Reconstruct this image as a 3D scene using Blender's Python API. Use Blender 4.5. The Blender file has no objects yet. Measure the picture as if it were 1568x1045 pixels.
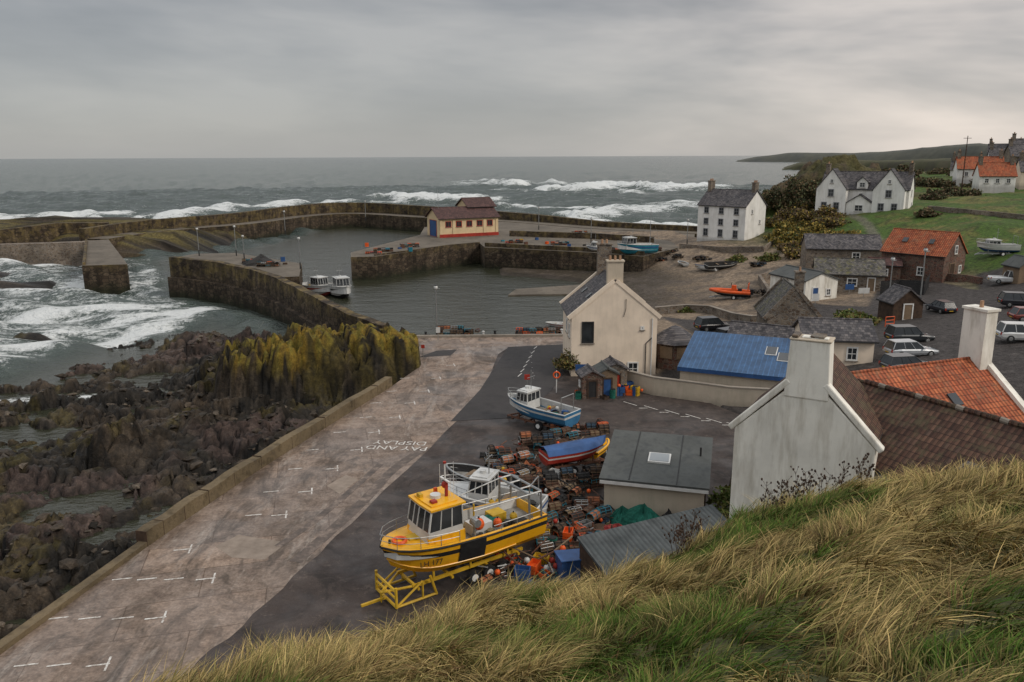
import bpy, math, random
import numpy as np
from mathutils import Matrix, Vector
random.seed(7); rng=np.random.default_rng(7)
sc=bpy.context.scene
R=math.radians
# ---------------------------------------------------------------- camera
PITCH=R(13.06); ROLL=R(-0.25); CH=22.0
cam=bpy.data.cameras.new('camera'); co=bpy.data.objects.new('camera',cam); sc.collection.objects.link(co)
cam.lens=28; cam.sensor_width=36; cam.clip_end=90000; cam.clip_start=.1
CM=Matrix.Translation((0,0,CH))@Matrix.Rotation(math.pi/2-PITCH,4,'X')@Matrix.Rotation(ROLL,4,'Z')
co.matrix_world=CM; sc.camera=co
CR=CM.to_3x3()
# survey: photo measurement + known height -> world position on the ground
def W(px,py,z=0.0):
    d=CR@Vector(((px-784)/1220,(522.5-py)/1220,-1)); t=(z-CH)/d.z
    return (d.x*t,d.y*t,z)
def WD(px,py,dist):
    d=CR@Vector(((px-784)/1220,(522.5-py)/1220,-1)); h=math.hypot(d.x,d.y); k=dist/h
    return (d.x*k,d.y*k,CH+d.z*k)
# ---------------------------------------------------------------- noise
def hsh(i,j,s):
    n=(i.astype(np.int64)*374761393+j.astype(np.int64)*668265263+s*2147483647)&0xffffffff
    n=((n^(n>>13))*1274126177)&0xffffffff
    n=(n^(n>>16))&0xffffffff
    return n/4294967295.0
def vn(x,y,s=0):
    i=np.floor(x);j=np.floor(y);fx=x-i;fy=y-j
    fx=fx*fx*fx*(fx*(fx*6-15)+10);fy=fy*fy*fy*(fy*(fy*6-15)+10)
    a=hsh(i,j,s);b=hsh(i+1,j,s);c=hsh(i,j+1,s);d=hsh(i+1,j+1,s)
    return a+(b-a)*fx+(c-a)*fy+(a-b-c+d)*fx*fy
def fbm(x,y,o=5,s=0,r=.5):
    t=0;a=1;n=0
    for k in range(o):
        t=t+a*vn(x,y,s+k);n+=a;a*=r
        x,y=(x*.8-y*.6)*2.03+13.7,(x*.6+y*.8)*2.03+7.1
    return t/n
def rid(x,y,o=4,s=0):
    t=0;a=1;n=0
    for k in range(o):
        t=t+a*(1-abs(2*vn(x,y,s+k)-1));n+=a;a*=.55
        x,y=(x*.8-y*.6)*2.1+3.7,(x*.6+y*.8)*2.1+9.1
    return t/n
def worley(x,y,s=0):
    """distance to nearest / second-nearest feature point and cell id"""
    i=np.floor(x);j=np.floor(y);d1=np.full(x.shape,9.);d2=np.full(x.shape,9.);cid=np.zeros(x.shape)
    for a in (-1,0,1):
        for b in (-1,0,1):
            px=i+a+hsh(i+a,j+b,s);py=j+b+hsh(i+a,j+b,s+7);d=np.hypot(x-px,y-py);h=hsh(i+a,j+b,s+13)
            n=d<d1;d2=np.where(n,d1,np.minimum(d2,d));cid=np.where(n,h,cid);d1=np.where(n,d,d1)
    return d1,d2,cid
def sst(a,b,x):
    t=np.clip((x-a)/(b-a),0,1);return t*t*(3-2*t)
def sdp(poly,X,Y):   # signed distance, negative inside
    d=np.full(X.shape,1e18);ins=np.zeros(X.shape,bool);n=len(poly)
    for k in range(n):
        ax,ay=poly[k][:2];bx,by=poly[(k+1)%n][:2]
        ex,ey=bx-ax,by-ay;L=ex*ex+ey*ey+1e-9
        t=np.clip(((X-ax)*ex+(Y-ay)*ey)/L,0,1)
        d=np.minimum(d,(X-ax-ex*t)**2+(Y-ay-ey*t)**2)
        c=((ay>Y)!=(by>Y))&(X<(bx-ax)*(Y-ay)/((by-ay) if by!=ay else 1e-9)+ax)
        ins^=c
    d=np.sqrt(d);return np.where(ins,-d,d)
def dline(pl,X,Y):
    d=np.full(X.shape,1e18)
    for k in range(len(pl)-1):
        ax,ay=pl[k][:2];bx,by=pl[k+1][:2];ex,ey=bx-ax,by-ay;L=ex*ex+ey*ey+1e-9
        t=np.clip(((X-ax)*ex+(Y-ay)*ey)/L,0,1);d=np.minimum(d,(X-ax-ex*t)**2+(Y-ay-ey*t)**2)
    return np.sqrt(d)
# ---------------------------------------------------------------- materials
class N:
    def __init__(s,name):
        s.m=bpy.data.materials.new(name);s.m.use_nodes=True;s.t=s.m.node_tree;s.b=s.t.nodes['Principled BSDF'];s.tc=None
    def n(s,ty,inp={},**kw):
        x=s.t.nodes.new(ty)
        for k,v in kw.items(): setattr(x,k,v)
        for k,v in inp.items():
            if isinstance(v,bpy.types.NodeSocket): s.t.links.new(v,x.inputs[k])
            else: x.inputs[k].default_value=v
        return x
    def L(s,a,b): s.t.links.new(a,b)
    def co(s):
        if not s.tc: s.tc=s.n('ShaderNodeTexCoord').outputs['Object']
        return s.tc
    def noise(s,scale,detail=6,vec=None,rough=.6,stretch=None,dist=0):
        vec=vec or s.co()
        if stretch: vec=s.n('ShaderNodeMapping',{'Vector':vec,'Scale':stretch}).outputs[0]
        return s.n('ShaderNodeTexNoise',{'Vector':vec,'Scale':scale,'Detail':min(detail,4.5),'Roughness':rough,'Distortion':dist}).outputs['Fac']
    def ramp(s,fac,stops):
        r=s.n('ShaderNodeValToRGB',{'Fac':fac});e=r.color_ramp.elements
        while len(e)<len(stops): e.new(.5)
        for i,(p,c) in enumerate(stops):
            e[i].position=p;e[i].color=(c[0],c[1],c[2],1) if not isinstance(c,(int,float)) else (c,c,c,1)
        return r.outputs[0]
    def mix(s,a,b,fac,mode='MIX'):
        x=s.n('ShaderNodeMix',data_type='RGBA',blend_type=mode)
        for k,v in ((0,fac),(6,a),(7,b)):
            if isinstance(v,bpy.types.NodeSocket): s.L(v,x.inputs[k])
            elif k==0: x.inputs[0].default_value=v
            else: x.inputs[k].default_value=(v[0],v[1],v[2],1) if not isinstance(v,(int,float)) else (v,v,v,1)
        return x.outputs[2]
    def math(s,op,a,b=0,c=None,clamp=False):
        x=s.n('ShaderNodeMath',operation=op,use_clamp=clamp)
        for k,v in enumerate((a,b,c)):
            if v is None: continue
            if isinstance(v,bpy.types.NodeSocket): s.L(v,x.inputs[k])
            else: x.inputs[k].default_value=v
        return x.outputs[0]
    def bump(s,h,st=.3,dist=.05,norm=None):
        i={'Height':h,'Strength':st,'Distance':dist}
        if norm: i['Normal']=norm
        return s.n('ShaderNodeBump',i).outputs[0]
    def out(s,col=None,rough=.8,nrm=None,metal=0,spec=None):
        for k,v in (('Base Color',col),('Roughness',rough),('Normal',nrm),('Metallic',metal),('Specular IOR Level',spec)):
            if v is None: continue
            if isinstance(v,bpy.types.NodeSocket): s.L(v,s.b.inputs[k])
            elif k=='Base Color': s.b.inputs[k].default_value=(v[0],v[1],v[2],1)
            else: s.b.inputs[k].default_value=v
        return s.m
def stops(cols,a=.3,b=.7):
    n=len(cols);return [(a+(b-a)*i/max(1,n-1),c) for i,c in enumerate(cols)]
def M(name,cols,scale=3,rough=.8,bump=.2,bscale=None,stretch=None,dirt=.3,metal=0,dist=.03,spec=.3):
    x=N(name);f=x.noise(scale,6,stretch=stretch)
    c=x.ramp(f,stops(cols)) if len(cols)>1 else x.mix(cols[0],cols[0],0.)
    if dirt: c=x.mix(c,x.ramp(x.noise(scale*.17+.05,3),[(.3,1-dirt),(.65,1)]),1.,'MULTIPLY')
    b=x.bump(x.noise(bscale or scale*4,3),bump,dist) if bump else None
    return x.out(c,rough,b,metal,spec)
def Mstone(name,cols,scale=2.2,mort=(.25,.23,.2),pier=False,sz=1.6):
    x=N(name);v=x.n('ShaderNodeMapping',{'Vector':x.co(),'Scale':(1,1,sz)}).outputs[0]
    v2=x.n('ShaderNodeMix',{4:v,5:x.n('ShaderNodeTexNoise',{'Vector':v,'Scale':2.,'Detail':2}).outputs['Color'],0:.12},data_type='VECTOR').outputs[1]
    vo=x.n('ShaderNodeTexVoronoi',{'Vector':v2,'Scale':scale,'Randomness':.85})
    ve=x.n('ShaderNodeTexVoronoi',{'Vector':v2,'Scale':scale,'Randomness':.85},feature='DISTANCE_TO_EDGE')
    r=x.n('ShaderNodeSeparateColor',{'Color':vo.outputs['Color']}).outputs[0]
    c=x.ramp(r,stops(cols,.0,1.))
    c=x.mix(c,x.ramp(x.noise(7,4),[(.3,.6),(.7,1.15)]),1.,'MULTIPLY')
    e=x.ramp(ve.outputs['Distance'],[(.02,0.),(.09,1.)])
    c=x.mix(mort,c,e)
    c=x.mix(c,x.ramp(x.noise(.25,4),[(.35,.55),(.65,1.05)]),1.,'MULTIPLY')
    rough=.85
    if pier:
        z=x.n('ShaderNodeSeparateXYZ',{'Vector':x.n('ShaderNodeNewGeometry').outputs['Position']}).outputs[2]
        zz=x.math('ADD',z,x.math('MULTIPLY',x.noise(.6,4),3.))
        lich=x.math('MULTIPLY',x.ramp(x.math('MULTIPLY',zz,.1),[(.18,0.),(.40,1.)]),x.ramp(x.noise(.5,5,rough=.75),[(.44,0.),(.60,.7)]))
        c=x.mix(c,(.17,.125,.045),lich)
        wet=x.ramp(x.math('ADD',x.math('MULTIPLY',zz,.1),.3),[(.16,1.),(.33,0.)])
        c=x.mix(c,(.022,.024,.012),x.math('MULTIPLY',wet,.92))
        c=x.mix(c,x.ramp(x.noise(.9,4,stretch=(1,1,.15)),[(.4,.6),(.65,1.2)]),1.,'MULTIPLY')
    return x.out(c,rough,x.bump(x.math('ADD',e,x.noise(14,3)),.5,.06),0,.25)
def Mroof(name,cols,kind='slate',moss=None):
    x=N(name);s=x.n('ShaderNodeSeparateXYZ',{'Vector':x.co()})
    y=s.outputs[1];z=s.outputs[2]
    bv=x.n('ShaderNodeCombineXYZ',{0:y,1:x.math('MULTIPLY',z,1.5),2:0.}).outputs[0]
    if kind in('slate','pan'):
        bw,bh=(.32,.24) if kind=='slate' else (.3,.36)
        br=x.n('ShaderNodeTexBrick',{'Vector':bv,'Scale':1.,'Color1':(0.2,)*3+(1,),'Color2':(1,)*3+(1,),'Mortar':(0,0,0,1),'Mortar Size':.012 if kind=='slate' else .02,'Brick Width':bw,'Row Height':bh,'Bias':-.1})
        if kind=='pan': br.offset=0.
        c=x.ramp(br.outputs['Color'],stops([tuple(k*.35 for k in cols[0])]+cols,.0,1.))
        f=x.math('FRACT',x.math('DIVIDE',x.math('MULTIPLY',z,1.5),bh))
        h=x.math('SUBTRACT',1.,f)
        if kind=='pan':
            w=x.math('SINE',x.math('MULTIPLY',y,2*math.pi/.3));h=x.math('ADD',x.math('MULTIPLY',w,.6),h)
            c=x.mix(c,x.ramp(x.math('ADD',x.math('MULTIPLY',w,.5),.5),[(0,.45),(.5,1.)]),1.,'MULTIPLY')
    else:
        w=x.math('SINE',x.math('MULTIPLY',y,2*math.pi/(.28 if kind=='corr' else .9)))
        if kind=='seam': w=x.math('POWER',x.math('ABSOLUTE',w),24.)
        h=w;c=x.ramp(x.noise(1.2,5),stops(cols))
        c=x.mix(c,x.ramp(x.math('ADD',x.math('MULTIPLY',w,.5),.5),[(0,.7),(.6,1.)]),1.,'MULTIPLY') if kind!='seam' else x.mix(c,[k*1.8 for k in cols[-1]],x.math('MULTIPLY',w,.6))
    c=x.mix(c,x.ramp(x.noise(.9,5,rough=.75),[(.3,.55),(.7,1.2)]),1.,'MULTIPLY')
    if moss: c=x.mix(c,moss,x.ramp(x.noise(1.1,5,rough=.8),[(.5,0.),(.66,.8)]))
    return x.out(c,.75 if kind!='seam' else .45,x.bump(h,.6,.03),0,.3)
def Mharl(name,c,st=.35,tint=(.30,.27,.2)):
    x=N(name);d=x.ramp(x.noise(1.,5,stretch=(1.4,1.4,.25),rough=.7),[(.45,0.),(.75,st)])
    k=x.mix(c,tint,d);k=x.mix(k,x.ramp(x.noise(.45,5),[(.3,.82),(.6,1.)]),1.,'MULTIPLY')
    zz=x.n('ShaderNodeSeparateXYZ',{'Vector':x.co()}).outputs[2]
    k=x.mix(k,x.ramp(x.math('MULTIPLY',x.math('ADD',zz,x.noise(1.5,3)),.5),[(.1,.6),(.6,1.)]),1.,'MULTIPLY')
    return x.out(k,.9,x.bump(x.noise(25,3),.5,.02))
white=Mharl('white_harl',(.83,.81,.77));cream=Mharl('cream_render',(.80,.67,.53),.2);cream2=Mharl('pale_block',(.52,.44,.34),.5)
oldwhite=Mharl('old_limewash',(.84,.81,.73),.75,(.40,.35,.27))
stone=Mstone('rubble_stone',[(.13,.09,.065),(.24,.18,.13),(.32,.26,.2),(.16,.13,.11)],2.6)
redstone=Mstone('red_stone',[(.12,.055,.04),(.22,.10,.07),(.2,.14,.1),(.1,.06,.05)],2.8,mort=(.2,.16,.13))
pierm=Mstone('harbour_stone',[(.055,.038,.026),(.11,.078,.052),(.16,.118,.08),(.08,.06,.04)],1.1,mort=(.035,.028,.02),pier=True,sz=1.8)
slate=Mroof('slate',[(.07,.065,.07),(.12,.11,.11),(.16,.14,.135)])
slate_m=Mroof('mossy_slate',[(.07,.065,.06),(.13,.12,.11),(.16,.14,.12)],moss=(.12,.11,.03))
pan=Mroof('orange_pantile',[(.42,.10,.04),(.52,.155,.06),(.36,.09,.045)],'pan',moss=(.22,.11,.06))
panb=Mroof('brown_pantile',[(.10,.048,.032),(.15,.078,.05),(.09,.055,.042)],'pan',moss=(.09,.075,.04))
bluer=Mroof('blue_sheet_roof',[(.025,.07,.155),(.035,.095,.20)],'seam')
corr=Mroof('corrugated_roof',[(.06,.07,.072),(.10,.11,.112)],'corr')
felt=M('felt_roof',[(.065,.07,.07),(.10,.105,.10),(.08,.085,.08)],1.5,.75,.15,20)
redroof=Mroof('maroon_roof',[(.09,.045,.04),(.13,.065,.055)],'slate')
glass=M('window_glass',[(.015,.018,.02),(.04,.045,.05)],.7,.12,0,dirt=0,spec=.6)
wframe=M('white_frame',[(.72,.71,.68)],8,.5,0,dirt=.2);dark=M('dark_paint',[(.02,.02,.022),(.035,.035,.035)],5,.6,.1)
bluep=M('blue_paint',[(.03,.08,.22),(.04,.11,.28)],3,.45,.05,dirt=.4);redp=M('red_paint',[(.34,.03,.02),(.44,.05,.03)],4,.5,.1,dirt=.4)
yel=M('yellow_gelcoat',[(.78,.35,.008),(.88,.45,.012),(.8,.38,.01)],1.6,.32,.04,8,dirt=.2,spec=.5)
yelf=M('yellow_frame_paint',[(.6,.36,.02),(.66,.42,.04)],4,.5,.1,dirt=.5)
wgel=M('white_gelcoat',[(.56,.56,.54),(.68,.68,.66)],2,.35,.04,dirt=.35,spec=.5)
gdeck=M('worn_grey_deck',[(.22,.21,.19),(.34,.33,.30)],4,.6,.1,dirt=.5)
blk=M('black_rubber',[(.012,.012,.013),(.025,.025,.025)],5,.7,.1);antif=M('blue_antifoul',[(.03,.13,.27),(.05,.2,.36)],2,.7,.15)
tealp=M('teal_paint',[(.02,.2,.28),(.03,.26,.34)],3,.4,.05,dirt=.5)
redaf=M('red_antifoul',[(.24,.04,.03),(.33,.06,.04)],2,.8,.15);orange=M('orange_plastic',[(.72,.09,.015),(.8,.13,.02)],5,.45,.05,dirt=.3)
steel=M('galvanised_steel',[(.3,.31,.31),(.45,.45,.44)],6,.45,.1,metal=.7);rust=M('rusty_steel',[(.09,.035,.02),(.17,.08,.05),(.07,.05,.045)],5,.85,.3)
wood=M('weathered_wood',[(.13,.085,.05),(.24,.17,.11),(.17,.12,.08)],3,.85,.3,stretch=(1,6,6));woodd=M('dark_wood',[(.04,.025,.018),(.09,.055,.035)],3,.85,.3)
netg=M('green_net',[(.01,.09,.065),(.02,.17,.12)],9,.9,.8,30,dist=.05);netb=M('dark_net',[(.02,.022,.025),(.055,.05,.045)],12,.95,.8,40)
netr=M('red_net',[(.28,.03,.04),(.38,.07,.05)],9,.95,.8,30);rope=M('rope',[(.16,.13,.07),(.28,.22,.12)],14,.95,.6)
conc=M('old_concrete',[(.2,.17,.14),(.3,.26,.215),(.25,.215,.18)],.9,.85,.3,14,dirt=.3)
wallc=M('sea_wall_concrete',[(.09,.066,.036),(.18,.135,.078),(.12,.09,.055)],1.3,.88,.6,7,dirt=.45,dist=.1)
paint=N('road_paint');paint.out(paint.mix((.68,.66,.62),(.28,.235,.2),paint.ramp(paint.noise(5,5,rough=.8),[(.42,0.),(.62,1.)])),.7);paint=paint.m
def colm(name,c,rough=.35,met=.0):
    x=N(name);k=x.mix(c,[q*.6 for q in c],x.ramp(x.noise(2.,5),[(.4,0.),(.8,.6)]));m=x.out(k,rough,None,met,.5);x.b.inputs['Coat Weight'].default_value=.4;return m
# ---------------------------------------------------------------- geometry
class G:
    def __init__(s): s.v=[];s.f=[];s.mi=[];s.ml=[];s.T=Matrix();s.I=True
    def add(s,pts,faces,mat):
        b=len(s.v);T=s.T
        s.v.extend([tuple(T@Vector(p)) for p in pts])
        if mat not in s.ml: s.ml.append(mat)
        k=s.ml.index(mat)
        for f in faces: s.f.append([i+b for i in f]);s.mi.append(k)
    def box(s,c,d,m,rz=0,rx=0,ry=0,tp=1.):
        Mx=Matrix.Translation(c)@Matrix.Rotation(rz,4,'Z')@Matrix.Rotation(ry,4,'Y')@Matrix.Rotation(rx,4,'X')
        x,y,z=d[0]/2,d[1]/2,d[2]/2
        p=[(-x,-y,-z),(x,-y,-z),(x,y,-z),(-x,y,-z),(-x*tp,-y*tp,z),(x*tp,-y*tp,z),(x*tp,y*tp,z),(-x*tp,y*tp,z)]
        s.add([Mx@Vector(q) for q in p],[(3,2,1,0),(4,5,6,7),(0,1,5,4),(1,2,6,5),(2,3,7,6),(3,0,4,7)],m)
    def prism(s,poly,z0,z1,m,mt=None):
        n=len(poly);a=sum(poly[i][0]*poly[(i+1)%n][1]-poly[(i+1)%n][0]*poly[i][1] for i in range(n))
        if a<0: poly=poly[::-1]
        zz=[(p[2] if (z1 is None) else z1) for p in poly]
        s.add([(p[0],p[1],z0) for p in poly]+[(p[0],p[1],z) for p,z in zip(poly,zz)],[(i,(i+1)%n,(i+1)%n+n,i+n) for i in range(n)],m)
        s.add([(p[0],p[1],z) for p,z in zip(poly,zz)],[tuple(range(n))],mt or m)
    def tube(s,a,b,r,m,r2=None,n=6,cap=True):
        a=Vector(a);b=Vector(b);d=b-a
        if d.length<1e-6: return
        q=d.to_track_quat('Z','Y');r2=r if r2 is None else r2
        c=[(math.cos(2*math.pi*i/n),math.sin(2*math.pi*i/n)) for i in range(n)]
        p=[a+q@Vector((x*r,y*r,0)) for x,y in c]+[b+q@Vector((x*r2,y*r2,0)) for x,y in c]
        f=[(i,(i+1)%n,(i+1)%n+n,i+n) for i in range(n)]
        if cap: f+=[tuple(range(n))[::-1],tuple(range(n,2*n))]
        s.add(p,f,m)
    def path(s,pts,r,m,n=5):
        for a,b in zip(pts[:-1],pts[1:]): s.tube(a,b,r,m,n=n)
    def sph(s,c,r,m,sc=(1,1,1),n=10,k=7,jit=0):
        p=[];f=[]
        for j in range(k+1):
            for i in range(n):
                t=math.pi*j/k;a=2*math.pi*i/n;q=1+random.uniform(-jit,jit)
                p.append((c[0]+r*sc[0]*q*math.sin(t)*math.cos(a),c[1]+r*sc[1]*q*math.sin(t)*math.sin(a),c[2]+r*sc[2]*q*math.cos(t)))
        for j in range(k):
            for i in range(n): f.append((j*n+i,(j+1)*n+i,(j+1)*n+(i+1)%n,j*n+(i+1)%n))
        s.add(p,f,m)
    def torus(s,c,R0,r,m,ax='Z',n=14,k=6):
        p=[];f=[]
        for i in range(n):
            a=2*math.pi*i/n
            for j in range(k):
                b=2*math.pi*j/k;x=(R0+r*math.cos(b))*math.cos(a);y=(R0+r*math.cos(b))*math.sin(a);z=r*math.sin(b)
                q={'Z':(x,y,z),'X':(z,x,y),'Y':(x,z,y)}[ax];p.append((c[0]+q[0],c[1]+q[1],c[2]+q[2]))
        for i in range(n):
            for j in range(k): f.append((i*k+j,((i+1)%n)*k+j,((i+1)%n)*k+(j+1)%k,i*k+(j+1)%k))
        s.add(p,f,m)
    def loft(s,rows,m,closed=False,mats=None):
        n=len(rows[0]);p=[q for r in rows for q in r];
        for j in range(n if closed else n-1):
            f=[(i*n+j,(i+1)*n+j,(i+1)*n+(j+1)%n,i*n+(j+1)%n) for i in range(len(rows)-1)]
            s.add(p,f,mats[j] if mats else m)
    def mesh(s,name,smooth=False):
        me=bpy.data.meshes.new(name);me.from_pydata(s.v,[],s.f)
        for m in s.ml: me.materials.append(m)
        me.polygons.foreach_set('material_index',s.mi)
        if smooth: me.polygons.foreach_set('use_smooth',[True]*len(s.f))
        me.update();return me
def link(o): sc.collection.objects.link(o);return o
class O:
    def __init__(s,name,loc=(0,0,0),rz=0): s.name=name;s.loc=loc;s.rz=rz;s.parts={};s.T=Matrix();s.sm=set();s.extra=[]
    def p(s,part):
        g=s.parts.setdefault(part,G());g.T=s.T;return g
    def done(s,bevel=0,tilt=(0,0)):
        one=len(s.parts)==1 and not s.extra
        if one: par=link(bpy.data.objects.new(s.name,list(s.parts.values())[0].mesh(s.name,bool(s.sm))));obs=[par]
        else:
            par=link(bpy.data.objects.new(s.name,None));par.empty_display_size=.3;obs=[]
            for k,g in s.parts.items():
                o=link(bpy.data.objects.new(k,g.mesh(k,k in s.sm)));o.parent=par;obs.append(o)
            for e in s.extra: e.parent=par
        par.location=s.loc;par.rotation_euler=(tilt[0],tilt[1],s.rz)
        if bevel:
            for o in obs:
                b=o.modifiers.new('b','BEVEL');b.width=bevel;b.segments=2;b.limit_method='ANGLE'
        return par
def npmesh(name,V,F,mat,attrs={},smooth=True):
    me=bpy.data.meshes.new(name);me.vertices.add(len(V));me.vertices.foreach_set('co',V.astype(np.float32).ravel())
    k=F.shape[1];me.loops.add(F.size);me.loops.foreach_set('vertex_index',F.astype(np.int32).ravel())
    me.polygons.add(len(F));me.polygons.foreach_set('loop_start',np.arange(0,F.size,k,dtype=np.int32))
    me.polygons.foreach_set('use_smooth',np.full(len(F),smooth))
    me.update(calc_edges=True)
    for a,d in attrs.items():
        if d.ndim==2:
            at=me.attributes.new(a,'FLOAT_COLOR','POINT');c=np.ones((len(V),4),np.float32);c[:,:3]=d;at.data.foreach_set('color',c.ravel())
        else:
            at=me.attributes.new(a,'FLOAT','POINT');at.data.foreach_set('value',d.astype(np.float32))
    me.materials.append(mat);return link(bpy.data.objects.new(name,me))
def gridF(n,m):
    i=np.arange(n-1)[:,None]*m+np.arange(m-1)[None,:];i=i.ravel();return np.stack([i,i+m,i+m+1,i+1],1)
# ---------------------------------------------------------------- terrain model
F=[(-27,8),W(0,1003)[:2],W(225,838)[:2],W(400,718)[:2],W(600,592)[:2],W(643,562)[:2],W(636,517)[:2],W(868,515)[:2],(7.4,88),(8,80),(15,76.5),(20,66),(14.5,50),(13,38),(13,8)]
ctl=[(0,1020,0),(300,1000,0),(600,925,0),(640,520,0),(860,520,0),(500,750,0),(800,620,0),(900,850,0),(1050,790,0),(1010,640,0),(960,578,0),(1065,508,1),(1150,520,1.5),
(1215,490,1.6),(1130,625,.2),(1200,640,1.2),(1340,565,3),(1400,548,3.7),(1300,500,2.6),(1440,478,3.5),(1350,500,3),(1568,520,5),(1480,430,3.5),(1540,432,4.5),(1568,400,7),
(1010,440,-.8),(920,425,-2.6),(890,447,-3.2),(960,465,-1.6),(1080,425,-.4),(1130,440,0),(1150,470,.6),(1000,475,-1),(1000,400,-.2),(1090,395,1),(780,440,-3.3),(760,410,-2.6),(1060,385,2),
(1100,371,3.4),(1175,366,4.),(1200,420,2),(1240,460,2),(1250,350,7),(1290,380,5),(1336,322,10),(1268,324,9.6),(1410,322,11),(1400,360,7.5),(1500,340,10.5)]
C=[W(*c) for c in ctl]+[(125,205,13),(160,260,17),(130,280,16),(200,260,18),(260,300,17.5),(100,235,13),(72,215,8),(45,195,2.5),(110,120,9),(90,80,8),(60,55,6),(25,40,1),(20,25,3),(200,150,16),(400,400,17),(600,700,12),(400,100,20),(160,200,15)]
Cx=np.array([c[0] for c in C]);Cy=np.array([c[1] for c in C]);Cz=np.array([c[2] for c in C])
A=np.sqrt((Cx[:,None]-Cx)**2+(Cy[:,None]-Cy)**2);nC=len(C)
A2=np.zeros((nC+1,nC+1));A2[:nC,:nC]=A-np.eye(nC)*.6;A2[nC,:nC]=1;A2[:nC,nC]=1
wr=np.linalg.solve(A2,np.append(Cz,0))
def landz(X,Y):
    z=np.full(X.shape,wr[-1])
    for k in range(nC): z=z+wr[k]*np.sqrt((X-Cx[k])**2+(Y-Cy[k])**2)
    s=sdp(F,X,Y)
    return np.where(s<0,0.,z*sst(0,5,s))
def gz(x,y): return float(landz(np.array([float(x)]),np.array([float(y)]))[0])
def S(px,py,dz=0):
    z=1.
    for _ in range(25):
        p=W(px,py,z);z=.5*z+.5*gz(p[0],p[1])
    return (p[0],p[1],gz(p[0],p[1])+dz)
P2=lambda l,z=-3:[W(a,b,z)[:2] for a,b in l]
LP=P2([(868,515)],0)+P2([(872,480),(888,447),(775,452),(715,428),(735,402)])+P2([(700,380),(650,368),(650,356),(760,344),(905,353),(1060,360)],1.5)+[(50,200),(62,218),(85,240),(118,272),(200,340),(480,640),(900,1200),(900,-60),(13,-60),(13,38),(5,60)]
RP=P2([(-500,660),(-200,610),(0,578),(60,560),(180,522),(330,493),(390,505),(500,515),(600,505)])+[(-12,97),(-9,80),(-14,60),(-20,30),(-24,-10),(-90,-10)]
R2=P2([(-300,398),(-300,362),(0,352),(165,347),(370,352),(400,368),(300,388),(165,400),(120,398),(0,390)])
xs=np.concatenate([np.linspace(-500,-76,50),np.arange(-75,-60,.5),np.arange(-60,-8,.22),np.arange(-8,60,.5),np.arange(60,140,.7),np.linspace(141,900,90)])
ys=np.concatenate([np.linspace(-40,8,12)[:-1],np.arange(8,28,.5),np.arange(28,100,.25),np.arange(100.2,115,.4),np.arange(115,270,.8),np.linspace(271,1200,60)])
X,Y=np.meshgrid(xs,ys,indexing='ij')
sF=sdp(F,X,Y);sL=sdp(LP,X,Y);sR=sdp(RP,X,Y);s2=sdp(R2,X,Y)
rr=rid(X*.16,Y*.16,5,3);ff=fbm(X*.06,Y*.06,4,11);fine=fbm(X*1.1,Y*1.1,4,21)
Z=np.full(X.shape,-7.)
lz=landz(X,Y)
lzn=lz+(fbm(X*.15,Y*.15,4,5)-.5)*1.0*sst(15,30,X)*sst(4,10,lz)
# small dark rocky crag beside the twin gabled house
kp=WD(1288,262,228);kd=np.sqrt(((X-kp[0])/19)**2+((Y-kp[1])/14)**2);kd=kd+(fbm(X*.09,Y*.09,4,15)-.5)*.7
ck1,ck2,ck3=worley(X*.16,Y*.2,501);cl1,cl2,cl3=worley(X*.45,Y*.5,511)
kz=11.+(10.6*(1-sst(.2,1.1,kd)))*(.66+.3*rid(X*.09,Y*.09,4,5))+((ck3-.5)*3.6+(cl3-.5)*1.5-1.2*(1-sst(0,.12,ck2-ck1)))*(1-sst(.8,1.15,kd))
crag=(kd<1.15)&(Y>192)
lzn=np.where(crag,np.maximum(lzn,kz),lzn)
edge=sst(0,1,-sL/7.)
Z=np.maximum(Z,-7+(lzn+7)*edge)
# shore rocks: wave-cut shelf, tilted angular blocks at three sizes with deep joints
wx=X+(fbm(X*.4,Y*.4,3,31)-.5)*2.2;wy=Y+(fbm(X*.4,Y*.4,3,33)-.5)*2.2
a1,b1,c1=worley((wx*.8+wy*.6)*.16,(wy*.8-wx*.6)*.30,401);a2_,b2_,c2_=worley((wx*.8+wy*.6)*.5,(wy*.8-wx*.6)*.95,411);a3_,b3_,c3_=worley(wx*1.3,wy*1.7,421)
blocks=(c1-.5)*1.7+(c2_-.5)*.75+(c3_-.5)*.3+(a1*np.cos(c1*40)*.9+a2_*np.cos(c2_*50)*.5)
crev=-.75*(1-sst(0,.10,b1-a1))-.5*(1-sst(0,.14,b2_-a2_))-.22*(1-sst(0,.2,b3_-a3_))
base=-3.95+sst(0,14,-sR)*1.6+.7*sst(62,40,Y)
slope=sst(0,9,-sR)
rk=base+slope*((rr-.5)*2.6+(ff-.5)*3.2+.22)+(blocks*.8+crev)*sst(-2,3,-sR)+(fine-.5)*.4
chan=dline(P2([(-60,618),(60,612),(150,610),(225,600)]),X,Y);rk=rk-1.8*np.exp(-(chan/1.9)**2)
for a,b,r in ((65,665,3.2),(200,635,1.8),(60,905,1.4),(250,690,1.3),(120,775,1.3),(70,585,2.4),(30,960,1.1),(130,835,.9),(300,600,1.2),(20,760,1.2),(350,640,.9)):
    p=W(a,b,-3);rk=rk-1.5*np.exp(-((X-p[0])**2/(r*2.2)**2+(Y-p[1])**2/r**2))
Z=np.where(sR<0,np.maximum(rk,-7),Z)
Z=np.where((sR>=0)&(sR<6),np.maximum(Z,base-.5*sR+(blocks+crev)*.6),Z)
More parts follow.
